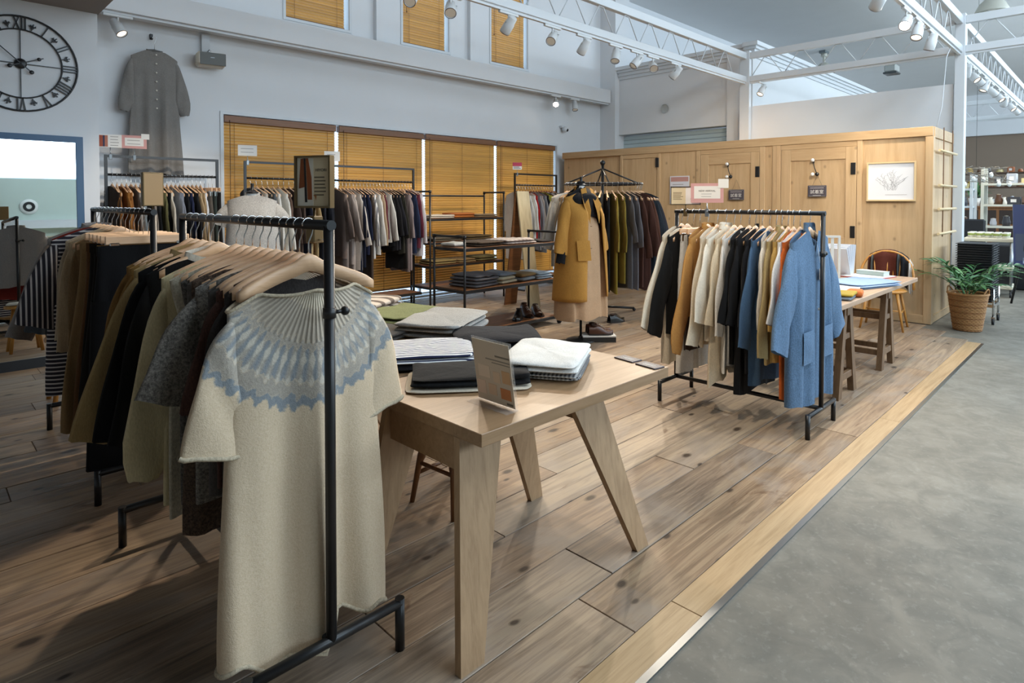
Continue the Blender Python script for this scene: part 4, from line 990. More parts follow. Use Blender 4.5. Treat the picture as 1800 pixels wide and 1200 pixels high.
MB().tube([(-(EX1-EX0)/2, .22, 1.52), ((EX1-EX0)/2, .22, 1.52)], .0135, 10).build('back_rail', M_BLK, et)
GS, GT = 'folded clothes on the low shelving', 'folded clothes on the tall shelving'
y_ = 4.96
folded('folded_jeans', 'grey folded denim stack on the low shelving', 'folded trousers', (4.36, y_, .535), 8, .40, .42, .15, fab('#5E5A5C'), 21, 4, .010, GS)
folded('folded_jeans', 'pale blue folded jeans beside the grey denim', 'folded trousers', (4.70, 4.99, .535), 10, .30, .40, .13, fab('#7D858F'), 22, 3, .010, GS, edge=fab('#BFB59A'))
folded('folded_jeans', 'khaki folded trousers on the low shelving', 'folded trousers', (5.02, 4.98, .535), 10, .30, .40, .10, fab('#8F7750'), 23, 2, .010, GS, edge=fab('#8E959A'))
folded('folded_jeans', 'bleached light blue folded jeans at the shelf end', 'folded trousers', (5.31, 4.98, .535), 5, .28, .40, .085, fab('#A9B6BE'), 24, 3, .008, GS)
folded('folded_shirt', 'brown camouflage folded trousers on the top of the low shelving', 'folded trousers', (4.42, y_, .965), 5, .44, .40, .055, fab('#6B5643','tweed'), 25, 2, .010, GS)
folded('folded_shirt', 'off-white folded cloth at the left end of the low shelving', 'folded cloth', (4.17, 5.08, .965), 5, .22, .24, .045, fab('#D5D0C6'), 26, 1, .006, GS)
folded('folded_shirt', 'pinkish checked folded shirts on the low shelving', 'folded shirt', (4.92, y_, .965), 3, .50, .40, .06, gingham('#D9CFC8', '#8E817A', 16), 27, 2, .010, GS)
folded('folded_shirt', 'dark folded cloth at the right end of the low shelving', 'folded cloth', (5.32, y_, .965), 3, .22, .36, .03, fab('#35312F'), 28, 1, .006, GS)
for x, z, w, h, c, l, s in ((5.33, 1.205, .42, .05, '#CFC3B3', 'cream patterned folded cloth on the tall shelving', 31), (5.72, 1.205, .38, .075, '#B5692C', 'orange folded knit stack on the tall shelving', 32), (6.16, 1.205, .48, .05, '#8A7252', 'tan folded trousers at the top right of the tall shelving', 33),
        (6.0, .88, .5, .07, '#6F5B3C', 'dark khaki folded trousers on the second tall shelf', 34), (5.42, .88, .5, .06, '#5B5244', 'brown folded trousers on the second tall shelf', 35),
        (5.35, .56, .44, .07, '#857248', 'khaki folded trousers on the lower tall shelf', 36), (5.75, .56, .34, .06, '#8E734A', 'light khaki folded trousers, middle of the lower tall shelf', 37), (6.15, .56, .42, .08, '#7C6F46', 'olive khaki folded trousers at the right of the lower tall shelf', 38)):
    folded('folded_clothes', l, 'folded clothes', (x, 6.86, z), random.Random(s).uniform(-8,8), w, .36, h, fab(c), s, 2, .008, GT)
# black slatted ledge trays on the low window ledge
# ------------------------------------------------------------------ shoes
def shoe(label, loc, rz, col, boot=0.0, L=.27, group=None):
    t = thing('shoe', label, 'shoe', loc, math.radians(rz), group); m = plain(col, .32, name='leather')
    def half(q):   # half width along the length q in 0..1 (heel..toe)
        return .030+.018*math.sin(PI*min(1,q*1.05))**.8+.008*smooth01((q-.45)/.3)-.030*smooth01((q-.86)/.14)
    sole = MB(); n = 16
    ring = [(-L/2+L*i/n, half(i/n)+.003) for i in range(n+1)]; poly = [(x, y) for x, y in ring]+[(x, -y) for x, y in reversed(ring)]
    sole.prism(poly, 'z', 0, .018).build('sole', plain('#241C18', .6, name='rubber_sole'), t)
    def fn(u, v):
        q = u; x = -L/2+L*q; w_ = half(q); a = PI*v
        top = .018+(.075+boot*.05)*(1-smooth01((q-.25)/.5))+.045*smooth01((q-.1)/.5)*(1-.35*q)
        return (x, w_*math.cos(a)*(1-.12*math.sin(a)), .016+(top-.016)*math.sin(a)**.75)
    up = MB().grid(fn, 18, 12).build('upper', m, t, fix=False)
    # collar opening
    MB().lathe([(.033,.0),(.036,.006),(.031,.010),(.024,-.01),(0,-.02)], 16, (-L*.26,0,.096+boot*.05)).build('opening', plain('#3A2418', .7, name='shoe_lining'), t)
    for k in range(4):
        x = -.02+.02*k; z = .105+boot*.02-.012*k; MB().tube([(x,-.018,z-.004),(x,0,z+.004),(x,.018,z-.004)], .0022, 5).build('lace', plain('#D8CFC0' if col != '#161514' else '#111111', .8, name='lace'), t)
    return t
shoe('black laced shoe on the bottom of the low shelving', (4.93, 4.86, .10), 215, '#161514', .2)
shoe('brown laced boot, left one beside the black shoe', (5.14, 4.92, .10), 250, '#4B2E1F', .9)
shoe('brown plain shoe, right of the laced boot', (5.28, 4.88, .10), 245, '#4A2C1D', .4)
bxs = thing('shoe_box', 'flat white and black shoe box by the coat mannequin', 'box', (5.10, 3.86, 0), math.radians(-42)); bx('box_body', plain('#23211F', .6, name='box_black'), bxs, -.17, .17, -.10, .10, 0, .055); bx('box_lid', plain('#D6D2CB', .6, name='box_white'), bxs, -.172, .172, -.102, .102, .052, .066); bx('label', M_PAPER, bxs, .1705, .1725, -.08, .08, .008, .048)
shoe('brown slip-on shoe at the front of the shoe box', (5.09, 3.815, .066), -38, '#4A2A1B', .0, .26)
shoe('brown slip-on shoe at the back of the shoe box', (5.16, 3.90, .066), -38, '#4A2A1B', .0, .26)
shoe('black flat shoe lying on the floor under the round rack', (6.02, 4.28, 0), -10, '#161514', .0, .25)
# A-frame board
ab = thing('folding_board', 'tall pale A-frame board standing by the short rack', 'board', (6.02, 5.86, 0))
M_ABO = wood('board_pale_wood', '#B5A88A', '#9A8D70', (20,20,1.5), .6)
for s, m_ in ((-1, M_ABO), (1, M_SHELF)):
    vs = [(-.11, s*.24, 0), (.12, s*.24, 0), (.12, s*.02, 1.58), (-.11, s*.02, 1.58)]; v2 = [(p[0], p[1]-s*.02, p[2]) for p in vs]
    MB().add(vs+v2, [(0,1,2,3),(7,6,5,4),(0,4,5,1),(1,5,6,2),(2,6,7,3),(3,7,4,0)]).build('board', m_, ab)
MB().tube([(-.115,0,1.56),(.125,0,1.56)], .006, 8).build('hinge_pin', M_STEEL, ab)

# ------------------------------------------------------------------ mannequins
def bust(label, loc, rz, top_z, clothed_color, pole_r=.013):
    t = thing('dress_form', label, 'mannequin', loc, math.radians(rz)); wm = fab('#E2DFDA')
    MB().lathe([(0,0),(.15,0),(.155,.008),(.14,.016),(.03,.03),(.02,.05)], 28).build('base', M_BLK, t)
    MB().tube([(0,0,.02),(0,0,top_z-.55)], pole_r, 12).build('pole', M_BLK, t)
    z = top_z
    MB().lathe([(.0,z-.62),(.12,z-.62),(.115,z-.5),(.11,z-.42),(.13,z-.30),(.14,z-.22),(.125,z-.15),(.075,z-.10),(.054,z-.075),(.052,z-.03),(.0,z-.028)], 24).build('torso', wm, t).scale = (1, .72, 1)
    MB().lathe([(0,z-.03),(.056,z-.03),(.056,z-.018),(.03,z-.01),(.014,z),(.014,z+.05),(.018,z+.06),(0,z+.064)], 16).build('neck_cap', M_BLK, t)
    return t
bust('dress form wearing the pale grey sweater by the window', (2.32, 5.78, 0), -12, 1.55, None)
garment((2.32, 5.78, 1.545), math.radians(-25), dict(name='sweater', mat=fab('#CFCAC3','knit'), W=.43, HW=.50, L=.80, T=.15, t0=.085, open=.0, nw=.066, nd=.015, nb=.0, drop=.065, nz=-.045, SL=.18, sa=24, r0=.12, r1=.10, stk=.5, fold=.010, nf=1.3, nu=48, nv=22, collar=.035), 'pale grey boxy sweater on the dress form by the window', 'sweater', None, 61)
bust('dress form wearing the mustard coat', (4.955, 3.97, 0), 30, 1.635, None)
# dress under the coat: beige skirt and black high-neck top
rz_c = math.radians(0)
MB_ = gbody(dict(W=.40, HW=.62, L=1.25, T=.14, nw=.06, nd=.02, nb=.0, drop=.08, fold=.022, nf=2.6, bell=.25, nu=64, nv=24), 71).build('pinafore_dress', fab('#BF9B78'), None, fix=False)
MB_.location = (4.955, 3.97, 1.50); MB_.rotation_euler = (0,0,rz_c); tag(MB_, 'beige pleated pinafore dress under the mustard coat', 'dress')
tt_ = garment((4.955, 3.97, 1.66), rz_c, dict(name='high_neck_top', mat=fab('#1E1D1F','knit'), W=.42, HW=.38, L=.30, T=.125, nw=.055, nd=.0, nb=0, drop=.08, nz=-.075, SL=.66, sa=12, r0=.08, r1=.05, stk=.55, collar=.06, fold=.003, nu=40, nv=12), 'black high-neck top under the mustard coat', 'top', None, 72)
def coat():
    t = thing('coat', 'long mustard coat open over the beige dress', 'coat', (4.955, 3.97, 1.555), rz_c); m = fab('#BC873F')
    W, L, T = .50, 1.10, .175; ph = 1.3
    def fn(u, v):
        gap = .26+.10*v            # open front
        a = -PI/2+gap+(2*PI-2*gap)*u; c, s = math.cos(a), math.sin(a)
        wid = W/2+.055*smooth01(v)+.02*v; x = wid*sgp(c,.7); q = abs(x)/(W/2)
        tt = .05+(T-.05)*smooth01(v/.22)+.03*v
        y = tt*sgp(s,.8); zt = -.07*min(1,q)**1.3
        y += .014*v*math.sin(9*x/W+ph)+.008*v*math.sin(17*x/W)
        return (x, y, zt*(1-v)-L*v+.012*v*math.sin(5*x))
    b = MB().grid(fn, 60, 26).build('body', m, t, fix=False)
    so = b.modifiers.new('thick', 'SOLIDIFY'); so.thickness = .006
    P = dict(W=.50, T=.10, drop=.07, SL=.52, sa=13, r0=.125, r1=.092, stk=.75, snv=18)
    for s in (-1, 1):
        gsleeve(P, s, 81).build('sleeve', m, t, fix=False)
    for s in (-1, 1):   # lapels
        MB().add([(s*.03,-.085,.03),(s*.10,-.075,.01),(s*.145,-.15,-.14),(s*.075,-.178,-.34),(s*.045,-.165,-.20)], [(0,1,2,3,4)]).build('lapel', m, t)
    MB().lathe([(.075,-.02),(.085,.0),(.075,.04),(.068,.045)], 20, a0=0, a1=PI).build('collar', m, t)
    MB().grid(lambda u, v: (-.255+.13*u, -.150-.062*u-.006*math.sin(PI*u)-.022*v, -.50-.20*v), 6, 6).build('pocket', m, t, fix=False)
    for z in (-.36, -.58): MB().lathe([(0,-.003),(.011,-.003),(.011,.001),(0,.001)], 10, (-.10,-T-.035,z), M=None).build('button', plain('#5A3A1C', .4, name='button_brown'), t)
coat()

# ------------------------------------------------------------------ grey dress on the wall
wd = (1.915, 7.30, 3.17)
hk = thing('wall_hook', 'small black hook holding the wire hanger on the wall', 'hook', (1.908, 7.385, 3.19)); bx('plate', M_BLK, hk, -.014, .014, -.01, .014, -.02, .04, c=.003); MB().tube([(0,-.01,.0),(0,-.05,-.015),(0,-.055,.01)], .005, 6).build('peg', M_BLK, hk)
wh = thing('wire_hanger', 'thin wire hanger on the wall above the racks', 'hanger', wd)
inst('hook', _hook, wh); MB().tube([(0,0,-.115),(-.2,0,-.21),(-.21,0,-.23),(0,0,-.225),(.21,0,-.23),(.2,0,-.21),(0,0,-.115)], .0022, 6).build('wire_frame', M_STEEL, wh)
garment(wd, 0, dict(name='long_dress', mat=fab('#8C8883'), W=.44, HW=.52, L=1.32, T=.05, nw=.08, nd=.05, nz=-.125, drop=.10, SL=.52, sa=12, r0=.12, r1=.075, puff=True, fold=.036, nf=2.2, nu=72, nv=28, swr=.010, collar=.02, buttons=(7,-.06,-.62)), 'long grey buttoned dress hanging high on the white wall', 'dress', None, 91)
# ------------------------------------------------------------------ clock
ck = thing('wall_clock', 'large black skeleton clock with roman numerals', 'clock', (.735, 6.738, 2.63)); RC = .405
def circ(r, n=48, y=0): return [(r*math.cos(2*PI*k/n), y, r*math.sin(2*PI*k/n)) for k in range(n+1)]
MB().tube(circ(RC), .0085, 6, cap=False).build('outer_ring', M_BLK, ck); MB().tube(circ(RC*.725), .0065, 6, cap=False).build('inner_ring', M_BLK, ck)
def bar2(mb, p, q, wd, y0=-.006, y1=.006):
    p, q = Vector((p[0],0,p[1])), Vector((q[0],0,q[1])); d = (q-p).normalized(); n = Vector((-d.z,0,d.x))*wd/2
    vs = [p-n, p+n, q+n, q-n]; v0 = [(v.x,y0,v.z) for v in vs]; v1 = [(v.x,y1,v.z) for v in vs]
    mb.add(v0+v1, [(0,1,2,3),(7,6,5,4),(0,4,5,1),(1,5,6,2),(2,6,7,3),(3,7,4,0)])
ROM = ['XII','I','II','III','IIII','V','VI','VII','VIII','IX','X','XI']
for h_ in range(12):
    a = PI/2-2*PI*h_/12; er = Vector((math.cos(a), math.sin(a))); et_ = Vector((math.sin(a), -math.cos(a)))
    wdt = {'I':.024,'V':.046,'X':.05}; tot = sum(wdt[c] for c in ROM[h_]); x = -tot/2; mb = MB(); r0, r1 = RC*.735, RC*.985
    def P2(tx, r): q = er*r+et_*tx; return (q.x, q.y)
    for c in ROM[h_]:
        w2 = wdt[c]
        if c == 'I': bar2(mb, P2(x+w2/2, r0), P2(x+w2/2, r1), .009)
        elif c == 'V': bar2(mb, P2(x+.006, r1), P2(x+w2/2, r0), .008); bar2(mb, P2(x+w2-.006, r1), P2(x+w2/2, r0), .006)
        else: bar2(mb, P2(x+.006, r1), P2(x+w2-.006, r0), .008); bar2(mb, P2(x+w2-.006, r1), P2(x+.006, r0), .006)
        x += w2
    mb.build('numeral', M_BLK, ck)
    a = PI/2-2*PI*(h_+.5)/12; er = Vector((math.cos(a), math.sin(a))); et_ = Vector((math.sin(a), -math.cos(a))); rm = RC*.82; mb = MB()
    bar2(mb, P2(0, rm-.028), P2(0, rm+.032), .007); bar2(mb, P2(-.024, rm+.008), P2(.024, rm+.008), .006); bar2(mb, P2(-.02, rm+.02), P2(-.004, rm-.012), .006); bar2(mb, P2(.02, rm+.02), P2(.004, rm-.012), .006)
    mb.build('fleur_ornament', M_BLK, ck)
for k in range(4):
    a = PI/2*k; mb = MB(); bar2(mb, (0,0), (RC*.725*math.cos(a), RC*.725*math.sin(a)), .007, -.003, .003); mb.build('spoke', M_BLK, ck)
MB().lathe([(0,-.016),(.034,-.014),(.044,-.004),(.044,.01),(0,.012)], 24, M=Matrix.Rotation(-PI/2,4,'X')).build('hub', M_BLK, ck)
def hand(name, a, L, back):
    mb = MB(); c, s = math.cos(a), math.sin(a); bar2(mb, (-back*c,-back*s), (L*c, L*s), .008, -.022, -.017)
    for q, w_ in ((L*.8, .016), (-back, .018)):
        mb.sphere((q*c, -.02, q*s), w_, 10, 6, (1,.3,1))
    mb.build(name, M_BLK, ck)
hand('hour_hand', math.radians(22), .17, .08); hand('minute_hand', math.radians(137), .27, .10)
# ------------------------------------------------------------------ leaning mirror
mr = thing('floor_mirror', 'tall blue framed mirror leaning on the clock wall', 'mirror', (.745, 6.665, 0), rot=(math.radians(-1.9), 0, 0))
mw, mh, fw = .425, 2.03, .055
MB().box(-mw, -mw+fw, -.012, .025, 0, mh).box(mw-fw, mw, -.012, .025, 0, mh).box(-mw+fw, mw-fw, -.012, .025, mh-fw, mh).build('frame', M_BLUEFR, mr)
bx('bottom_frame', plain('#1B1E22', .5, name='dark_frame'), mr, -mw+fw, mw-fw, -.012, .025, 0, .085)
bx('glass', M_MIRROR, mr, -mw+fw-.004, mw-fw+.004, .0, .006, .08, mh-fw+.004)
stl = thing('wooden_stool', 'wooden stool with a pale cloth beside the second rack', 'stool', (.86, 5.42, 0))
MB().lathe([(0,.44),(.16,.44),(.17,.455),(.16,.47),(0,.472)], 22).build('seat', M_CHAIRW, stl)
for k in range(4):
    a = math.radians(45+90*k); MB().tube([(.11*math.cos(a),.11*math.sin(a),.44),(.18*math.cos(a),.18*math.sin(a),0)], .016, 8).build('leg', M_CHAIRW, stl)
    b = math.radians(135+90*k); MB().tube([(.15*math.cos(a),.15*math.sin(a),.2),(.15*math.cos(b),.15*math.sin(b),.2)], .01, 8).build('stretcher', M_CHAIRW, stl)
folded('folded_cloth', 'pale cloth lying on the stool beside the second rack', 'folded cloth', (.86, 5.42, .472), 10, .28, .26, .03, fab('#D8D2C4'), 44, 1, .004)
# ------------------------------------------------------------------ signs on racks
hs = thing('framed_sign', 'bronze framed HIYORI sign standing on the nearest rack', 'sign', (.915, 1.80, ZA), math.radians(-62)); sw_, sh_ = .118, .152; z0 = .055
fm = MB().box(-sw_/2-.006, sw_/2+.006, -.012, .012, z0-.006, z0+.0).box(-sw_/2-.006, sw_/2+.006, -.012, .012, z0+sh_, z0+sh_+.006).box(-sw_/2-.006, -sw_/2, -.012, .012, z0, z0+sh_).box(sw_/2, sw_/2+.006, -.012, .012, z0, z0+sh_); fm.build('frame', M_BRONZE, hs)
cd = bx('card', M_CREAM, hs, -sw_/2, sw_/2, -.004, .010, z0, z0+sh_)
bx('photo_patch', plain('#E3DCCB', .7, name='photo_white'), cd, -sw_/2+.001, -.0, -.0048, -.004, z0+.001, z0+sh_-.001)
for pts, c in (([(-.045,.148),(-.035,.15),(-.03,.06),(-.052,.055)], '#8C4A22'), ([(-.034,.15),(-.028,.15),(-.022,.012),(-.03,.012)], '#24201E'), ([(-.027,.15),(-.018,.15),(-.006,.09),(-.004,.02),(-.02,.02)], '#9A5226'), ([(-.0,.035),(.012,.034),(.010,.018),(.006,.03)], '#A5683A')):
    MB().prism([(x, z0+z) for x, z in pts], 'y', -.0056, -.0048).build('print_figure', plain(c, .7, name='photo_ink'), cd)
text('HIYORI', .0125, M_INK, cd, (.028, -.0046, z0+.112), FR)
ink_lines(cd, .004, .05, z0+.035, z0+.09, 6, plain('#6E604A', .7, name='text_brown'), .004, 3, -.0048)
MB().tube([(0,0,-.09),(0,0,z0)], .004, 8).build('stem', M_BRONZE, hs); bx('clamp', M_BRONZE, hs, -.016, .016, -.024, .024, -.06, .024, c=.003); MB().tube([(.016,0,-.05),(.045,0,-.05)], .003, 6).build('clamp_screw', M_CHR, hs)
hb = thing('framed_sign', 'bronze backed sign turned away on the second rack', 'sign', (.892, 3.47, ZB), math.radians(8)); bx('frame', M_BRONZE, hb, -.05, .05, -.012, .012, .03, .20, c=.003); bx('back_panel', plain('#B28A55', .4, name='gold_back'), hb, -.044, .044, -.014, -.012, .036, .194); MB().tube([(0,0,-.06),(0,0,.03)], .004, 8).build('stem', M_BRONZE, hb)
c1 = clip_card('white card with a coat photo above the rack under the wall dress', (1.44, 7.0, 1.885), -8, .19, .125, M_PAPER, .085); 
for a, b, c in ((-.09,-.06,'#9C4C34'),(-.06,-.045,'#2F3550'),(-.045,-.02,'#B0705A')): bx('photo_patch', plain(c, .7, name='photo_ink'), c1, a, b, -.0024, -.0015, .09, .20)
ink_lines(c1, .0, .085, .105, .19, 4, M_GREYINK, .006, 4)
c2 = clip_card('pink bordered card above the rack under the wall dress', (1.645, 7.0, 1.885), -10, .215, .13, M_PINK, .085); bx('inset', M_PAPER, c2, -.08, .08, -.0024, -.0015, .11, .19); ink_lines(c2, -.06, .06, .13, .165, 2, M_GREYINK, .006, 5, -.003)
bx('tag', M_PAPER, c2, .06, .13, -.0035, -.0024, .18, .235, M=None)
c3 = clip_card('plain white card above the mannequin rack', (2.76, 7.0, 1.885), -14, .2, .12, M_PAPER, .07); ink_lines(c3, -.07, .07, .11, .15, 2, M_GREYINK, .006, 6)
c4 = clip_card('plain white card above the rack beside the shelving', (3.80, 7.0, 1.885), -18, .19, .12, M_PAPER, .06); ink_lines(c4, -.06, .06, .10, .14, 2, M_GREYINK, .006, 7)
c5 = clip_card('pink and white card above the short rack by the booth', (7.085, 7.0, 1.885), -38, .15, .115, M_PAPER, .07); bx('band', plain('#C2405A', .6, name='rose_band'), c5, -.075, .075, -.0024, -.0015, .125, .185); ink_lines(c5, -.06, .06, .09, .11, 2, M_INK, .008, 8)
c6 = clip_card('black framed cream and photo card on the blue cardigan rack', (XC, 2.30, ZC), -66, .205, .125, M_PAPER, .055, M_BRONZE, (.005, M_BLK)); bx('half', M_CREAM, c6, -.1025, .0, -.0024, -.0015, .055, .18); ink_lines(c6, -.09, -.015, .09, .14, 6, plain('#7A6A50', .7, name='text_brown'), .004, 9, -.003)
MB().prism([(.05,.175),(.058,.178),(.075,.09),(.085,.068),(.07,.068),(.063,.085),(.055,.066),(.045,.066),(.05,.09),(.035,.09)], 'y', -.0026, -.0015).build('print_figure', M_INK, c6)
c7 = clip_card('pink NEW ARRIVAL card on the blue cardigan rack', (XC, 2.13, ZC), -64, .225, .14, M_PINK, .065); bx('inset', plain('#E9E1D6', .7, name='card_ivory'), c7, -.09, .09, -.0024, -.0015, .095, .185); text('NEW ARRIVAL', .018, M_INK, c7, (0,-.0028,.15), FR); ink_lines(c7, -.04, .04, .11, .128, 2, M_GREYINK, .003, 10, -.003)
tg2 = bx('tag', plain('#EAE4DA', .7, name='tag_ivory'), c7, .075, .145, -.0045, -.0035, .17, .235)
# ------------------------------------------------------------------ things on the booth
def on_booth(name, label, cat, y, z): return thing(name, label, cat, (8.488, y, z), -PI/2)
nt = on_booth('notice', 'white and pink paper notice pinned on the booth wall', 'notice', 4.868, 1.40); bx('sheet', plain('#DCDDE4', .7, name='paper_cool'), nt, -.165, .165, -.002, .002, 0, .43); bx('band', plain('#C09088', .7, name='band_rose'), nt, -.15, .15, -.003, -.002, .345, .415); bx('band', plain('#D9A9A0', .7, name='band_blush'), nt, -.15, .15, -.003, -.002, .01, .03); ink_lines(nt, -.12, .1, .06, .3, 7, M_GREYINK, .008, 11, -.003)
def door_plaque(y, z, l):
    t = on_booth('door_plaque', l, 'sign', y, z); bx('board', M_DARKPLQ, t, -.115, .115, -.022, -.008, -.075, .075, c=.006)
    for s in (-1, 1): MB().tube([(s*.06,-.012,.07),(.0,-.014,.215)], .002, 5).build('string', plain('#8A7A60', .8, name='string'), t)
    text('試着室', .056, M_PAPER, t, (0,-.0228,-.012), FR); bx('print_line', M_PAPER, t, -.085, .085, -.0232, -.022, .038, .043); bx('print_line', M_PAPER, t, -.05, .05, -.0232, -.022, -.058, -.054)
    for a in ((-.1,.1,.062,.064),(-.1,.1,-.066,-.064)): bx('border_line', M_PAPER, t, a[0], a[1], -.0229, -.022, a[2], a[3])
door_plaque(2.86, 1.575, 'slate fitting room plaque on the right booth door'); door_plaque(3.955, 1.535, 'slate fitting room plaque partly behind the pink card')
def knob_set(y, z, l):
    t = on_booth('hook_rail', l, 'hook', y, z); MB().tube([(0,-.02,.0),(.02,-.03,-.09),(.05,-.03,-.17)], .005, 6).build('stem', M_BLK, t)
    for x, zz in ((0,.01),(.0,-.175)): MB().sphere((x,-.045,zz), .024, 14, 10).build('knob', plain('#E8E6E2', .2, name='porcelain'), t)
    MB().sphere((.055,-.04,-.175), .026, 12, 8).build('knob_dark', M_BLK, t); bx('plate', M_BLK, t, -.012, .012, -.014, -.004, -.03, .03, c=.003)
knob_set(2.91, 1.97, 'porcelain coat hooks on the right booth door'); knob_set(4.085, 1.97, 'porcelain coat hooks on the left panelled booth door')
aw = on_booth('framed_drawing', 'pale wood framed line drawing of plants on the booth', 'picture', 2.02, 1.445); W2, H2 = .26, .475
MB().box(-W2, W2, -.022, .006, 0, .018).box(-W2, W2, -.022, .006, H2-.018, H2).box(-W2, -W2+.016, -.022, .006, .018, H2-.018).box(W2-.016, W2, -.022, .006, .018, H2-.018).build('frame', plain('#D9BE90', .5, name='frame_ash'), aw)
bx('paper', plain('#DDDFE3', .6, name='drawing_paper'), aw, -W2+.016, W2-.016, -.006, .004, .018, H2-.018)
dr = MB(); rd = random.Random(3)
for k in range(15):
    x0 = (rd.random()-.5)*.12; z0_ = .13; x1 = -.17+.34*k/14; z1 = .26+.1*(1-abs(k-7)/7)+rd.uniform(-.03,.03)
    pts = [(x0+(x1-x0)*q**1.3+.008*math.sin(9*q+k), -.0068, z0_+(z1-z0_)*q) for q in [i/7 for i in range(8)]]
    dr.tube(pts, .0009, 4)
    for q in range(2, 8):
        p = pts[q]; s = 1 if q % 2 else -1; dr.tube([p, (p[0]+s*.012, -.0068, p[2]+.010), (p[0]+s*.018, -.0068, p[2]+.006)], .0008, 4)
dr.build('line_drawing', plain('#8E9194', .7, name='pencil'), aw); bx('print_line', M_GREYINK, aw, -.06, .17, -.007, -.006, .075, .079)
# ------------------------------------------------------------------ wall devices
pj = thing('wall_speaker_box', 'grey speaker box on a bracket under the boxed beam', 'speaker', (2.47, 7.28, 3.02), math.radians(-12)); bx('body', plain('#CFC7B6', .5, name='beige_plastic'), pj, -.15, .15, -.10, .08, -.075, .075, c=.025); bx('grille', plain('#6E716F', .6, name='grille_grey'), pj, -.115, .145, -.108, -.099, -.068, .068, c=.006); bx('badge', M_STEEL, pj, -.01, .03, -.111, -.108, .01, .018); bx('bracket', M_PAINT, pj, -.08, .0, .06, .10, .07, .30); MB().tube([(-.04,.05,.07),(.0,.02,.12)], .014, 8).build('swivel', M_STEEL, pj)
sc_ = thing('security_camera', 'small white dome camera under the bright lamp', 'camera', (8.64, 7.38, 2.76)); bx('bracket', M_PAINT, sc_, -.05, .02, -.05, .015, .03, .07, c=.006); MB().sphere((.02,-.06,.0), .055, 16, 10).build('housing', M_PAINT, sc_); MB().sphere((.035,-.095,-.012), .03, 12, 8).build('lens', plain('#101012', .1, name='lens_black'), sc_)
# ------------------------------------------------------------------ track lights
M_LAMP = plain('#D6D8D8', .35, name='lamp_white')
def track_light(label, loc, aim, lit=0.0, show=None, spot=70, col=(1.0,.86,.68)):
    """loc: point on the track; aim: world point"""
    t = thing('track_light', label, 'spotlight', loc, 0, 'track spotlights')
    bx('adapter', M_LAMP, t, -.13, .13, -.016, .016, -.026, .0, c=.004)
    MB().tube([(0,0,-.02),(0,0,-.085)], .009, 8).build('stem', M_LAMP, t)
    d = (Vector(aim)-Vector(loc)-Vector((0,0,-.13))).normalized(); q = d.to_track_quat('-Z', 'Y'); Mx = Matrix.Translation((0,0,-.13)) @ q.to_matrix().to_4x4()
    h = MB().lathe([(0,.10),(.035,.10),(.043,.092),(.046,.03),(.052,.025),(.054,-.075),(.050,-.085),(.046,-.07)], 20, M=Mx).build('housing', M_LAMP, t)
    MB().lathe([(.046,-.068),(.05,-.086),(.054,-.08)], 20, M=Mx).build('bezel', plain('#5B4037', .3, .6, name='bezel_copper'), h)
    MB().lathe([(.0,-.066),(.047,-.068)], 20, M=Mx).build('lens', emis('#FFF0D8', show if show is not None else (14.0 if lit else .6)), h)
    MB().tube([Mx @ Vector((-.05,0,.02)), Mx @ Vector((-.06,0,.06)), (0,0,-.08)], .005, 6).build('yoke', M_LAMP, t)
    if lit:
        l = bpy.data.lights.new('spot', 'SPOT'); l.energy = lit; l.spot_size = math.radians(spot); l.spot_blend = .6; l.color = col; l.shadow_soft_size = .05
        o = bpy.data.objects.new('spot_beam', l); o.parent = t; o.location = Mx @ Vector((0,0,-.1)); o.rotation_mode = 'QUATERNION'; o.rotation_quaternion = q; C.objects.link(o)
    return t
TT = 3.322
SPW = .75
for i, (x, aim, e, l) in enumerate((
  (3.13, (.9, 2.6, .9), 260, 'white spotlight, first from the left on the table truss'), (3.56, (1.9, 2.4, .7), 170, 'white spotlight, second on the table truss'),
  (4.96, (2.2, 3.2, .6), 240, 'white spotlight, third on the table truss'), (6.11, (5.0, 3.9, .9), 260, 'white spotlight, fourth on the table truss'), (6.56, (4.3, 5.4, .6), 240, 'white spotlight, fifth on the table truss'), (6.93, (4.3, 1.8, .6), 380, 'white spotlight with copper rim nearest the booth column'))):
    track_light(l, (x, 4.37, TT), aim, e*SPW, .3)
for i, (x, aim, e, l, sh_) in enumerate((
  (6.05, (8.4, 3.6, 1.2), 240, 'white spotlight, first from the left over the aisle edge', 1.5), (6.98, (4.0, 1.5, .9), 280, 'brightly shining spotlight over the aisle edge', 40), (7.44, (6.1, 1.7, .7), 220, 'white spotlight just right of the shining one', 3), (8.06, (8.5, 2.2, 1.3), 140, 'white spotlight left of the booth column', 3))):
    track_light(l, (x, 1.55, TT), aim, e*SPW, sh_)
for i, x in enumerate((10.2, 10.7, 11.1, 11.7, 12.4, 13.1, 13.8, 14.6, 15.3)):
    track_light('white spotlight, %s beyond the booth column' % ORD[i], (x, 1.55, TT), (x+(-1 if i % 2 else 2.5), 1.55+(-2.2 if i % 3 else 1.0), .4), 110 if i % 3 == 0 else 0, 2.0)
track_light('white spotlight under the boxed beam beside the wall dress', (1.56, 7.187, 3.318), (1.95, 6.6, 2.2), 60*SPW, 3)
track_light('brightly shining spotlight under the boxed beam', (8.25, 7.187, 3.318), (5.6, 4.9, .9), 240*SPW, 60)
track_light('unlit spotlight at the corner end of the boxed beam', (8.78, 7.187, 3.318), (8.3, 6.6, 1.0), 0, .3)
track_light('white spotlight under the booth truss', (9.66, 4.10, TT), (8.0, 4.6, .8), 140*SPW, 2)
track_light('white spotlight out over the second rack', (1.9, 4.37, TT), (.9, 3.6, .9), 160*SPW, 2)
track_light('white spotlight over the leaning mirror end of the racks', (2.4, 4.37, TT), (2.0, 6.9, .9), 190*SPW, .3, 52)
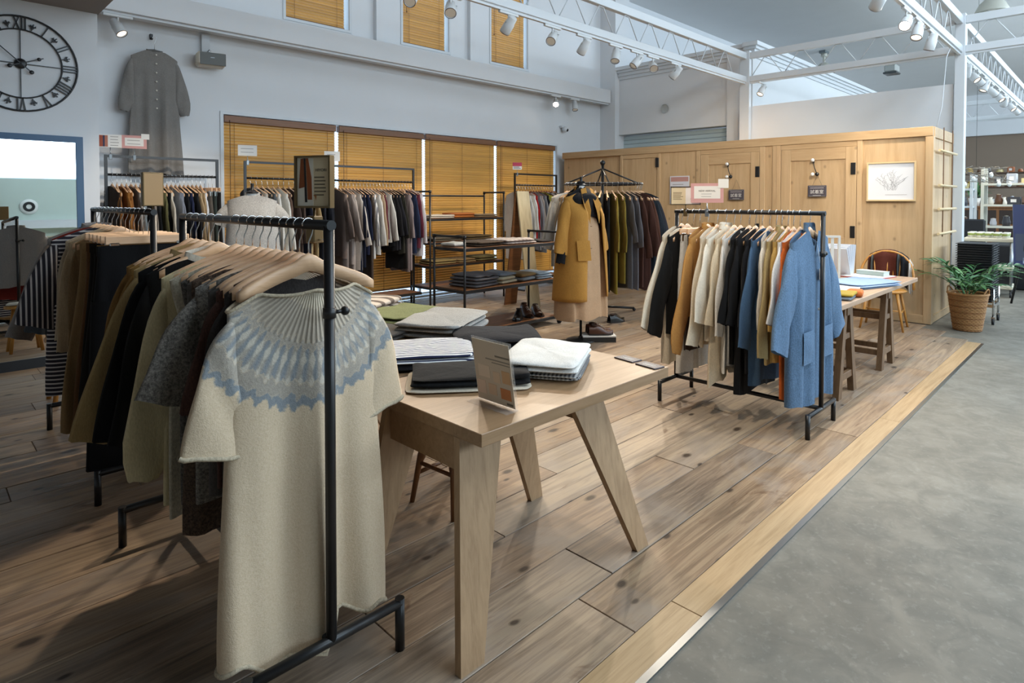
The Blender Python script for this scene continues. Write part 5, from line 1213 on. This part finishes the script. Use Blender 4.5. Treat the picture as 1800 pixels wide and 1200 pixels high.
track_light('white spotlight over the window racks', (4.3, 4.37, TT), (4.4, 6.9, .9), 230*SPW, .3, 52)
track_light('white spotlight aimed at the shelving', (5.5, 4.37, TT), (5.8, 6.7, .8), 230*SPW, .3, 52)
track_light('white spotlight aimed at the short rack', (7.5, 4.37, TT), (7.5, 6.9, .9), 190*SPW, .3, 52)
track_light('added fill spotlight over the nearest table aimed at the blue cardigan rack', (2.3, 1.55, TT), (4.0, 1.8, .7), 230*SPW, .3, 60)  # added spot, out of view, brightens the visible side of the rack
track_light('added fill spotlight near the middle of the aisle edge aimed at the booth doors', (4.6, 1.55, TT), (8.5, 3.6, 1.2), 260*SPW, .3, 60)  # added spot on the aisle truss to brighten the booth front
# bell lamps and floodlights on the ceiling
def bell(label, x, y):
    t = thing('bell_lamp', label, 'ceiling lamp', (x, y, CEIL)); m = plain('#C9C8BC', .4, name='bell_enamel')
    bx('mount', plain('#6B7476', .5, name='mount_grey'), t, -.16, .16, -.08, .08, -.07, .0); MB().tube([(0,0,-.05),(0,0,-.34)], .035, 8).build('stem', m, t); MB().tube([(0,0,-.06),(0,0,-.16)], .08, 12).build('socket', m, t)
    MB().lathe([(.05,-.32),(.10,-.34),(.2,-.44),(.27,-.58),(.275,-.62),(.26,-.6),(.18,-.46),(.05,-.36)], 24).build('shade', m, t); MB().sphere((0,0,-.5), .09, 12, 8).build('bulb', plain('#E9E7DF', .2, name='bulb_glass'), t)
def flood(label, x, y):
    t = thing('floodlight', label, 'ceiling lamp', (x, y, CEIL)); m = plain('#B9BCB8', .4, name='flood_grey'); bx('bracket', m, t, -.12, .12, -.03, .03, -.2, .0); bx('body', m, t, -.2, .2, -.16, .16, -.42, -.2, c=.04); bx('glass', plain('#555A5C', .2, name='flood_glass'), t, -.22, .22, -.18, .18, -.47, -.41, c=.02)
bell('bell shaped ceiling lamp behind the booth truss', 18.2, 6.0); bell('bell shaped ceiling lamp at the right edge', 14.6, 1.85); flood('grey floodlight on the ceiling left of the booth column', 20.5, 4.9); flood('grey floodlight on the ceiling above the far aisle', 11.6, 1.8)
cb = MB().tube([(9.1,1.55,3.32),(9.05,1.58,3.2),(8.95,1.6,2.6),(8.8,1.62,2.34)], .005, 6).build('cable', M_PAINT); tag(cb, 'thin white cable hanging from the truss to the booth', 'cable')
# ------------------------------------------------------------------ long table on sawhorses
lt = thing('trestle_table', 'long pale table on brown sawhorses by the booth', 'table', (5.65, 1.76, 0))
bx('tabletop', M_OAKV if False else wood('long_table_wood', '#BFA084', '#A2836A', (2,40,40), .45, vary=.05), lt, -1.2, 1.15, -.375, .40, .685, .722, c=.003)
def sawhorse(label, x):
    t = thing('sawhorse', label, 'trestle', (x, 1.76, 0), 0, 'brown sawhorses')
    bx('ridge', M_WAL, t, -.05, .05, -.32, .34, .60, .684, c=.003)
    for sy in (-1, 1):
        y = sy*.29
        for sx in (-1, 1):
            vs = [(sx*.02, y-.022, .66), (sx*.085, y-.022, .66), (sx*.21, y-.022, 0), (sx*.14, y-.022, 0)]; v2 = [(p[0], p[1]+.044, p[2]) for p in vs]
            MB().add(vs+v2, [(0,1,2,3),(7,6,5,4),(0,4,5,1),(1,5,6,2),(2,6,7,3),(3,7,4,0)]).build('leg', M_WAL, t)
        bx('cross_brace', M_WAL, t, -.14, .14, y-.015, y+.015, .12, .17, c=.002); bx('cross_brace', M_WAL, t, -.085, .085, y-.015, y+.015, .42, .46, c=.002)
    for z, sx in ((.42, -.075), (.42, .075), (.12, -.15), (.12, .15)): bx('stretcher', M_WAL, t, sx-.014, sx+.014, -.29, .29, z, z+.045, c=.002)
sawhorse('brown sawhorse nearer the chair', 6.08); sawhorse('brown sawhorse behind the blue cardigan', 4.98)
GR = 'goods on the long table'
folded('folded_shirt', 'pale blue folded shirt spread on the long table', 'folded shirt', (5.85, 1.62, .722), -18, .62, .42, .04, fab('#9FB6D4'), 51, 3, .010, GR)
folded('folded_cloth', 'white folded cloths behind the blue cardigan', 'folded cloth', (5.22, 1.60, .722), 8, .34, .28, .05, fab('#E3DDD3'), 52, 2, .008, GR)
folded('folded_cloth', 'slate folded cloth at the table edge', 'folded cloth', (4.95, 1.47, .722), 8, .26, .14, .025, fab('#7E8892'), 53, 1, .004, GR)
folded('folded_cloth', 'mustard folded cloth on the slate one', 'folded cloth', (4.95, 1.475, .747), 8, .24, .13, .025, fab('#B59A3C'), 54, 1, .004, GR)
folded('folded_cloth', 'orange rolled cloth at the table edge', 'folded cloth', (5.17, 1.45, .722), 12, .22, .11, .05, fab('#D8783E'), 55, 1, .004, GR)
fo = thing('folder', 'red folder lying at the far end of the long table', 'folder', (6.52, 1.74, .722), math.radians(-12)); bx('cover', plain('#B04A4C', .5, name='folder_red'), fo, -.2, .2, -.17, .17, 0, .008, c=.002); bx('pages', M_PAPER, fo, -.19, .19, -.165, .15, .008, .014)
bk = thing('notebook', 'mint box on the red folder', 'box', (6.62, 1.72, .736), math.radians(-14)); bx('box_body', plain('#C5D2CB', .5, name='mint_card'), bk, -.05, .05, -.13, .13, 0, .035, c=.003); bx('lid_edge', plain('#D8E2DC', .5, name='mint_light'), bk, -.052, .052, -.132, .132, .035, .041)
# fanned magazines
for i in range(7):
    a = math.radians(-26+i*6.5); o = bx('magazine', plain('#E4E6EC', .5, name='paper_gloss'), None, -.006, .006, -.11, .11, .0, .30)
    o.location = (6.48+.012*i, 1.98, .722+.002); o.rotation_euler = (0, a, 0); tag(o, 'white magazine, %s of the fan standing on the long table' % ORD[i], 'magazine', 'fanned magazines'); bx('spine', plain('#C8CBD2', .5, name='spine'), o, -.007, .007, -.111, -.106, .0, .301)
wf = thing('slatted_frame', 'white slatted display frame standing on the long table', 'display frame', (6.15, 2.03, .722), math.radians(-60)); m_ = plain('#E3DED2', .5, name='frame_white')
MB().box(-.16,.16,-.015,.015,0,.02).box(-.16,.16,-.015,.015,.38,.40).box(-.16,-.14,-.015,.015,.02,.38).box(.14,.16,-.015,.015,.02,.38).build('frame', m_, wf)
for k in range(5): bx('slat', m_, wf, -.12+.05*k, -.095+.05*k, -.006, .006, .02, .38)
# ------------------------------------------------------------------ bow-back chair with throw
ch = thing('windsor_chair', 'honey wood bow-back chair at the end of the long table', 'chair', (7.93, 1.94, 0), math.radians(6))
MB().lathe([(0,.405),(.18,.405),(.215,.42),(.22,.435),(.2,.445),(0,.44)], 28).build('seat', M_CHAIRW, ch)
for sx, sy in ((-1,-1),(-1,1),(1,-1),(1,1)):
    MB().tube([(sx*.13,sy*.14,.42),(sx*.19,sy*.21,.0)], .014, 10, rs=[.017,.011]).build('leg', M_CHAIRW, ch)
for sy in (-1, 1): MB().tube([(-.155,sy*.175,.2),(.155,sy*.175,.2)], .010, 8).build('stretcher', M_CHAIRW, ch)
MB().tube([(0,-.175,.2),(0,.175,.2)], .010, 8).build('stretcher', M_CHAIRW, ch)
bow = []
for i in range(25):
    a = PI*i/24; bow.append((.12+.11*math.sin(a)**.8, -.27*math.cos(a), .44+.42*math.sin(a)**.62))
MB().tube(bow, .014, 10).build('bow_back', M_CHAIRW, ch)
for k in range(5):
    y = -.14+.07*k; i = 12+int(round(math.asin(max(-1,min(1,y/.27)))/PI*24)); p = bow[max(0,min(24,i))]; MB().tube([(.16, y*.8, .44), p], .007, 6).build('spindle', M_CHAIRW, ch)
thr = thing('throw_blanket', 'brown, black and white throw draped over the chair back', 'throw', (7.93, 1.94, 0), math.radians(6))
def drape(u, v, y0, y1):
    y = y0+(y1-y0)*u; a = math.acos(max(-1,min(1,-y/.285))); top = .44+.43*max(.02,math.sin(a))**.62+.012; x0 = .12+.11*max(.02,math.sin(a))**.8
    if v < .5: q = (.5-v)*2; return (x0-.03-.018*math.sin(9*u+2)-.02*q, y+.01*math.sin(6*v), top-.018*0-.36*q+.0)
    q = (v-.5)*2; return (x0+.03+.015*math.sin(8*u), y, top-.34*q)
for y0, y1, c in ((-.255,-.215,'#D9D6CF'),(-.215,-.135,'#20242A'),(-.135,-.10,'#4F555A'),(-.10,.13,'#5A2C22'),(.13,.16,'#5F6466'),(.16,.19,'#4A2820')):
    MB().grid(lambda u, v: drape(u, v, y0, y1), 6, 16).build('stripe', fab(c), thr, fix=False)
# ------------------------------------------------------------------ basket with plant
bk_ = thing('wicker_basket', 'round wicker basket holding a leafy plant by the booth corner', 'basket', (8.47, 1.245, -.006))
wm = plain('#A97C4C', .7, name='wicker'); wm2 = plain('#8E6238', .7, name='wicker_dark')
NW, NR = 22, 24
for j in range(NR):
    z = .012+j*.0165; r = .125+.055*(z/.40); pts = []
    for k in range(NW*2+1):
        a = PI*k/NW; pts.append(((r+.004*math.cos(NW*a+PI*j))*math.cos(a), (r+.004*math.cos(NW*a+PI*j))*math.sin(a), z))
    MB().tube(pts, .0088, 5, cap=False).build('weave_band', wm if j % 4 else wm2, bk_)
for k in range(NW):
    a = 2*PI*(k+.5)/NW; MB().tube([(.124*math.cos(a),.124*math.sin(a),0),(.181*math.cos(a),.181*math.sin(a),.41)], .005, 5).build('stake', wm2, bk_)
MB().tube([(.186*math.cos(2*PI*k/32), .186*math.sin(2*PI*k/32), .415) for k in range(33)], .014, 8, cap=False).build('rim', wm, bk_)
for a0 in (-100, 80):
    MB().tube([(.188*math.cos(math.radians(a0+d)), .188*math.sin(math.radians(a0+d)), .415+.065*math.sin(PI*(d+26)/52)) for d in range(-26,27,4)], .008, 6).build('handle', wm, bk_)
pl = thing('potted_plant', 'green fern-like plant with long fronds in the wicker basket', 'plant', (8.47, 1.245, .30))
MB().lathe([(0,.02),(.15,.02),(.155,.03),(0,.05)], 20).build('soil', plain('#2E251C', .95, name='soil'), pl)
tl = NT('leaf_green'); oi_ = tl.n('ShaderNodeObjectInfo'); tl.base(tl.ramp(oi_.outputs['Random'], [(0,srgb('#2F5A37')),(.5,srgb('#3F7045')),(1,srgb('#5E8A50'))])); tl.set(Roughness=.4); M_LEAF = tl.m
rd = random.Random(12)
lm_ = MB()
def lf(u, v):
    w_ = .012*math.sin(PI*min(1,max(0,u*1.02)))**.7; return (u*.15, (v-.5)*2*w_*1.15, .008*math.sin(PI*u)-.02*u*u+.004*abs(v-.5))
me_leaf = MB().grid(lf, 6, 2).mesh('leaf'); me_leaf.materials.append(M_LEAF)
for k in range(17):
    a = 2*PI*k/17+rd.uniform(-.2,.2); reach = rd.uniform(.22,.50); hgt = rd.uniform(.26,.56); 
    if k in (0, 16, 15): reach = .55
    pts = []
    for i in range(9):
        q = i/8; pts.append(Vector((.03*math.cos(a)+reach*q**1.3*math.cos(a), .03*math.sin(a)+reach*q**1.3*math.sin(a), .03+hgt*math.sin(PI*.62*q)/math.sin(PI*.62) if False else .03+hgt*(1.55*q-.75*q*q))))
    fr = MB().tube(pts, .003, 5, rs=[.004-.0003*i for i in range(9)]).build('frond_stem', M_LEAF, pl)
    for i in range(2, 9):
        p = pts[i]; d = (pts[i]-pts[i-1]).normalized(); ya = math.atan2(d.y, d.x)
        for s in ((-1, 1) if i < 8 else (-1, 0, 1)):
            o = inst('leaf', me_leaf, fr, p, (rd.uniform(-.3,.3), -math.asin(max(-1,min(1,d.z)))*.7+rd.uniform(-.2,.3), ya+s*rd.uniform(.6,.95)), (rd.uniform(.8,1.25),)*3)
# ------------------------------------------------------------------ tray trolley
tr_ = thing('tray_trolley', 'tall stack of black trays on a chrome wheeled rack', 'trolley', (9.24, 1.27, -.006)); mt = plain('#1A1D22', .45, name='tray_black')
me_tray = MB().box(-.21, .21, -.17, .17, 0, .022, c=.008).box(-.225, .225, -.185, .185, .022, .028, c=.003).mesh('tray'); me_tray.materials.append(mt)
for k in range(24): inst('tray', me_tray, tr_, (rd.uniform(-.003,.003), rd.uniform(-.003,.003), .26+k*.0285))
for sx in (-1, 1):
    for sy in (-1, 1):
        p = MB().tube([(sx*.20, sy*.185, .085), (sx*.20, sy*.185, .42)], .012, 10).build('upright', M_CHR, tr_)
        MB().tube([(sx*.20, sy*.185-.012, .037), (sx*.20, sy*.185+.012, .037)], .037, 16).build('wheel', plain('#15161A', .5, name='wheel_rubber'), p); bx('fork', M_CHR, p, sx*.20-.012, sx*.20+.012, sy*.185-.018, sy*.185+.018, .045, .09)
MB().box(-.21,.21,-.195,-.175,.20,.235).box(-.21,.21,.175,.195,.20,.235).box(-.21,-.19,-.175,.175,.20,.235).box(.19,.21,-.175,.175,.20,.235).build('base_frame', M_CHR, tr_)
# ------------------------------------------------------------------ utility cart with cups
ct = thing('utility_cart', 'cream two-shelf cart carrying white cups', 'cart', (11.95, 1.50, -.006), math.radians(4)); mc = plain('#D6CFB8', .5, name='cream_plastic')
for z in (.83, .40, .12): bx('shelf', mc, ct, -.26, .26, -.30, .30, z, z+.055, c=.01)
for sx in (-1, 1):
    for sy in (-1, 1):
        p = MB().tube([(sx*.235, sy*.275, .09), (sx*.235, sy*.275, .83)], .015, 10).build('upright', M_STEEL, ct)
        MB().tube([(sx*.235, sy*.275-.012, .042), (sx*.235, sy*.275+.012, .042)], .042, 14).build('wheel', plain('#15161A', .5, name='wheel_rubber'), p)
bx('dark_box', plain('#1C1C1E', .6, name='box_black2'), None, 11.80, 12.12, 1.22, 1.5, .170, .375, c=.01); tag(bpy.data.objects['dark_box'], 'black bin on the lowest shelf of the cream cart', 'box')
me_cup = MB().lathe([(0,0),(.032,0),(.042,.085),(.039,.085),(.03,.006),(0,.006)], 16).mesh('cup'); me_cup.materials.append(plain('#E4E2D8', .3, name='cup_white'))
me_bnd = MB().lathe([(.0375,.035),(.0410,.07),(.0414,.07),(.0379,.035)], 16).mesh('band'); me_bnd.materials.append(plain('#8C9A48', .5, name='band_green'))
k = 0
for ix in range(3):
    for iy in range(5):
        t = thing('cup', 'white cup with a green band, %s on the cream cart' % ORD[k], 'cup', (11.80+.13*ix, 1.29+.105*iy, .879), 0, 'cups on the cream cart'); inst('cup_body', me_cup, t); inst('band', me_bnd, t); k += 1
# ------------------------------------------------------------------ easel board at the right edge
ez = thing('easel_sign', 'black easel sign with a blue printed panel at the right edge', 'sign', (11.1, .80, -.006), math.radians(-75))
bx('panel', plain('#16204E', .4, name='print_blue'), ez, -.3, .3, -.012, .012, .55, 1.42, M=Matrix.Rotation(math.radians(-10),4,'X')); bx('print_patch', plain('#33384A', .5, name='print_dark'), ez, -.28, .28, -.0135, -.012, .62, 1.0, M=Matrix.Rotation(math.radians(-10),4,'X')); bx('print_patch', plain('#8C93A5', .5, name='print_light'), ez, -.2, .2, -.0135, -.012, .58, .66, M=Matrix.Rotation(math.radians(-10),4,'X'))
for s in (-1, 1): MB().tube([(s*.32,.1,0),(s*.05,.16,1.5)], .014, 8).build('leg', M_BLK, ez)
MB().tube([(0,.6,0),(0,.17,1.45)], .012, 8).build('leg', M_BLK, ez)
bt2 = thing('dark_table', 'dark covered table in the far aisle', 'table', (13.4, 1.25, -.006)); bx('cloth', plain('#17181B', .8, name='black_cloth'), bt2, -.55, .55, -.6, .45, .0, .72, c=.02); bx('top_board', plain('#B99A78', .6, name='board_tan'), bt2, -.3, .5, -.5, .1, .72, .74); bx('base_rail', M_BLK, bt2, -.5, .5, -.55, .4, .0, .02)
folded('folded_cloth', 'white cloth heap on the dark table in the far aisle', 'folded cloth', (13.35, 1.05, .734), 20, .4, .3, .10, fab('#D5D3D0'), 66, 2, .02)
# ------------------------------------------------------------------ far shop area
def far_shelf(label, x, y, w, d, zs, hgt, col, seed, goods):
    t = thing('store_shelf', label, 'shelf', (x, y, -.006)); m = plain(col, .55, name='shelf_paint')
    for sx in (-1, 1):
        for sy in (-1, 1): bx('upright', m, t, sx*d/2-.025, sx*d/2+.025, sy*w/2-.025, sy*w/2+.025, 0, hgt)
    for z in zs: bx('shelf', m, t, -d/2, d/2, -w/2, w/2, z-.04, z, c=.004)
    rdd = random.Random(seed)
    for zi, z in enumerate(zs):
        n = 0; yy = -w/2+.12
        while yy < w/2-.12:
            ww = rdd.uniform(.10,.24); hh = rdd.uniform(.07,.20); cc = rdd.choice(goods)
            g = thing('goods_box', '%s item, %s along the %s board of the %s' % (cc[1], ORD[n % 30], ORD[zi], label), 'goods', (x, y+yy+ww/2-.05, z-.006), rdd.uniform(-.2,.2), 'goods on the '+label)
            if rdd.random() < .5: bx('box_body', plain(cc[0], .6, name='goods'), g, -.1, .1, -ww/2+.01, ww/2-.01, 0, hh, c=.008); bx('box_label', M_PAPER, g, -.104, -.1, -ww/5, ww/5, hh*.3, hh*.7)
            else: MB().lathe([(0,0),(ww*.36,0),(ww*.42,hh*.4),(ww*.3,hh*.85),(ww*.33,hh),(0,hh*.9)], 14).build('jar', plain(cc[0], .4, name='goods'), g); MB().lathe([(0,hh*.9),(ww*.2,hh*.92),(ww*.18,hh*1.05),(0,hh*1.08)], 12).build('lid', plain('#C9BFAE', .5, name='lid'), g)
            yy += ww+.05; n += 1
    return t
gd = [('#D8C58E','cream'),('#C9A23C','yellow'),('#9A5A34','terracotta'),('#B9BCC4','silver'),('#3A3A40','charcoal'),('#E4E0D8','white'),('#5C3C26','brown')]
far_shelf('white store shelf at the right edge', 15.6, 1.30, 1.5, .45, (.5,.95,1.38,1.80), 2.12, '#CFCFC2', 1, gd)
far_shelf('white store shelf beside the booth column', 15.2, 2.42, .5, .45, (.45,.95,1.35,1.7), 1.98, '#C9D2D8', 2, gd)
far_shelf('dark store shelf in the far shop', 22.0, 3.05, 2.2, .5, (.5,.95,1.4,1.85,2.25), 2.4, '#4A3324', 3, gd)
cb_ = thing('wooden_cabinet', 'brown gridded wooden cabinet in the far shop', 'cabinet', (19.2, 2.62, -.006)); M_CAB = wood('cabinet_wood', '#8A5C34', '#643E20', (30,30,2), .5)
bx('body', M_CAB, cb_, .0, .5, -.75, .75, 0, 1.28); bx('top_board', M_CAB, cb_, -.04, .52, -.78, .78, 1.28, 1.32, c=.004)
for r_ in range(3):
    for c_ in range(4): bx('drawer', plain('#2E2018', .5, name='drawer_dark'), cb_, -.012, .02, -.70+.36*c_, -.40+.36*c_, .08+.40*r_, .42+.40*r_, c=.004)
pp = thing('potted_plant', 'small bushy green plant on the far cabinet', 'plant', (19.4, 2.75, 1.314)); MB().lathe([(0,0),(.10,0),(.13,.2),(0,.2)], 16).build('pot', plain('#D8CFC4', .5, name='pot'), pp)
for k in range(26): inst('leaf', me_leaf, pp, (rd.uniform(-.1,.1), rd.uniform(-.12,.12), .2+rd.uniform(0,.1)), (rd.uniform(-.4,.4), rd.uniform(-1.3,-.2), rd.uniform(0,6.3)), (2.6,2.6,2.6))
for k in range(4):
    z_ = thing('vase', '%s pale ornament on the far cabinet' % ORD[k], 'ornament', (19.25, 2.15+.26*k if k < 2 else 2.95+.12*k, 1.314), 0, 'ornaments on the far cabinet'); MB().lathe([(0,0),(.05,0),(.08,.08),(.04,.18),(.05,.22),(0,.22)], 14).build('vase_body', plain('#D5C9B5', .4, name='ceramic'), z_); MB().lathe([(.03,.215),(.052,.222),(.045,.23)], 12).build('rim', plain('#8C7A62', .4, name='ceramic_rim'), z_)
pm = thing('office_chair', 'black office chair beyond the booth column', 'chair', (13.6, 2.02, -.006)); bx('seat', plain('#17191E', .6, name='office_black'), pm, -.24, .24, -.24, .24, .44, .52, c=.03); bx('backrest', plain('#17191E', .6, name='office_black'), pm, .2, .27, -.23, .23, .56, 1.12, c=.03); MB().tube([(0,0,.08),(0,0,.45)], .03, 10).build('post', M_CHR, pm)
for k in range(5): MB().tube([(0,0,.09),(.27*math.cos(2*PI*k/5),.27*math.sin(2*PI*k/5),.04)], .018, 8).build('leg', M_CHR, pm)
# wire chandelier of glass drops
wc = thing('wire_chandelier', 'tangled wire chandelier with glass drops in the far aisle', 'chandelier', (14.6, 2.05, 1.95))
for k in range(9):
    a = rd.uniform(0,6.3); MB().tube([(.45*rd.uniform(-1,1), .55*rd.uniform(-1,1), .2*rd.uniform(-1,1)) for _ in range(5)], .004, 5).build('wire', plain('#8E8A80', .4, .6, name='wire'), wc)
for k in range(8):
    y_ = -.5+.13*k; MB().sphere((rd.uniform(-.2,.2), y_, rd.uniform(-.2,.0)), .035, 10, 8, (1,1,1.5)).build('glass_drop', plain('#DDE3E2', .1, name='glass_pale'), wc)
MB().tube([(0,0,.15),(0,0,3.6)], .003, 5).build('cord', M_BLK, wc)
sk = thing('ceiling_spot', 'small white spotlight over the far aisle', 'spotlight', (18.1, 2.95, 3.32)); MB().tube([(0,0,0),(0,0,-.12)], .012, 8).build('stem', M_LAMP, sk); MB().lathe([(0,-.1),(.07,-.1),(.08,-.3),(.06,-.3)], 16).build('housing', M_LAMP, sk)
# things reflected in the mirror on the opposite wall
sp2 = thing('wall_speaker', 'round black ringed wall speaker reflected in the mirror', 'speaker', (2.35, -6.99, 2.2)); MB().lathe([(0,-.01),(.06,-.012),(.10,-.02),(.13,-.016),(.2,-.01),(.2,0)], 28, M=Matrix.Rotation(PI/2,4,'X')).build('ring', plain('#E2E4DE', .5, name='ring_white'), sp2); MB().lathe([(.06,-.018),(.105,-.026),(.13,-.022)], 28, M=Matrix.Rotation(PI/2,4,'X')).build('cone', plain('#151515', .5, name='cone_black'), sp2)
om = struct(bx('trim_7', M_PAINT, None, 1.3, 12, -7.0, -6.8, 1.62, 1.84)); om['label'] = 'pale beam on the opposite wall'
for i in range(2):
    q = struct(bx('window_%d' % (10+i), M_PAINT, None, (1.5,13.9)[i], (11.3,27.1)[i], -7.12, -7.06, 3.52, 3.62)); q['label'] = 'crossbar of the high windows on the opposite wall'
ws = thing('storage_shelf', 'pale wall shelf with boxes along the opposite wall', 'shelf', (4.0, -6.7, 0))
for z in (.5, .95, 1.4): bx('shelf', plain('#C9BDA2', .6, name='shelf_pale'), ws, -2.6, 4.0, -.28, .28, z-.03, z)
for x in (-2.6, -.9, .8, 2.5, 4.0): bx('upright', plain('#B7AB90', .6, name='shelf_upright'), ws, x-.02, x+.02, -.28, .28, 0, 1.5)
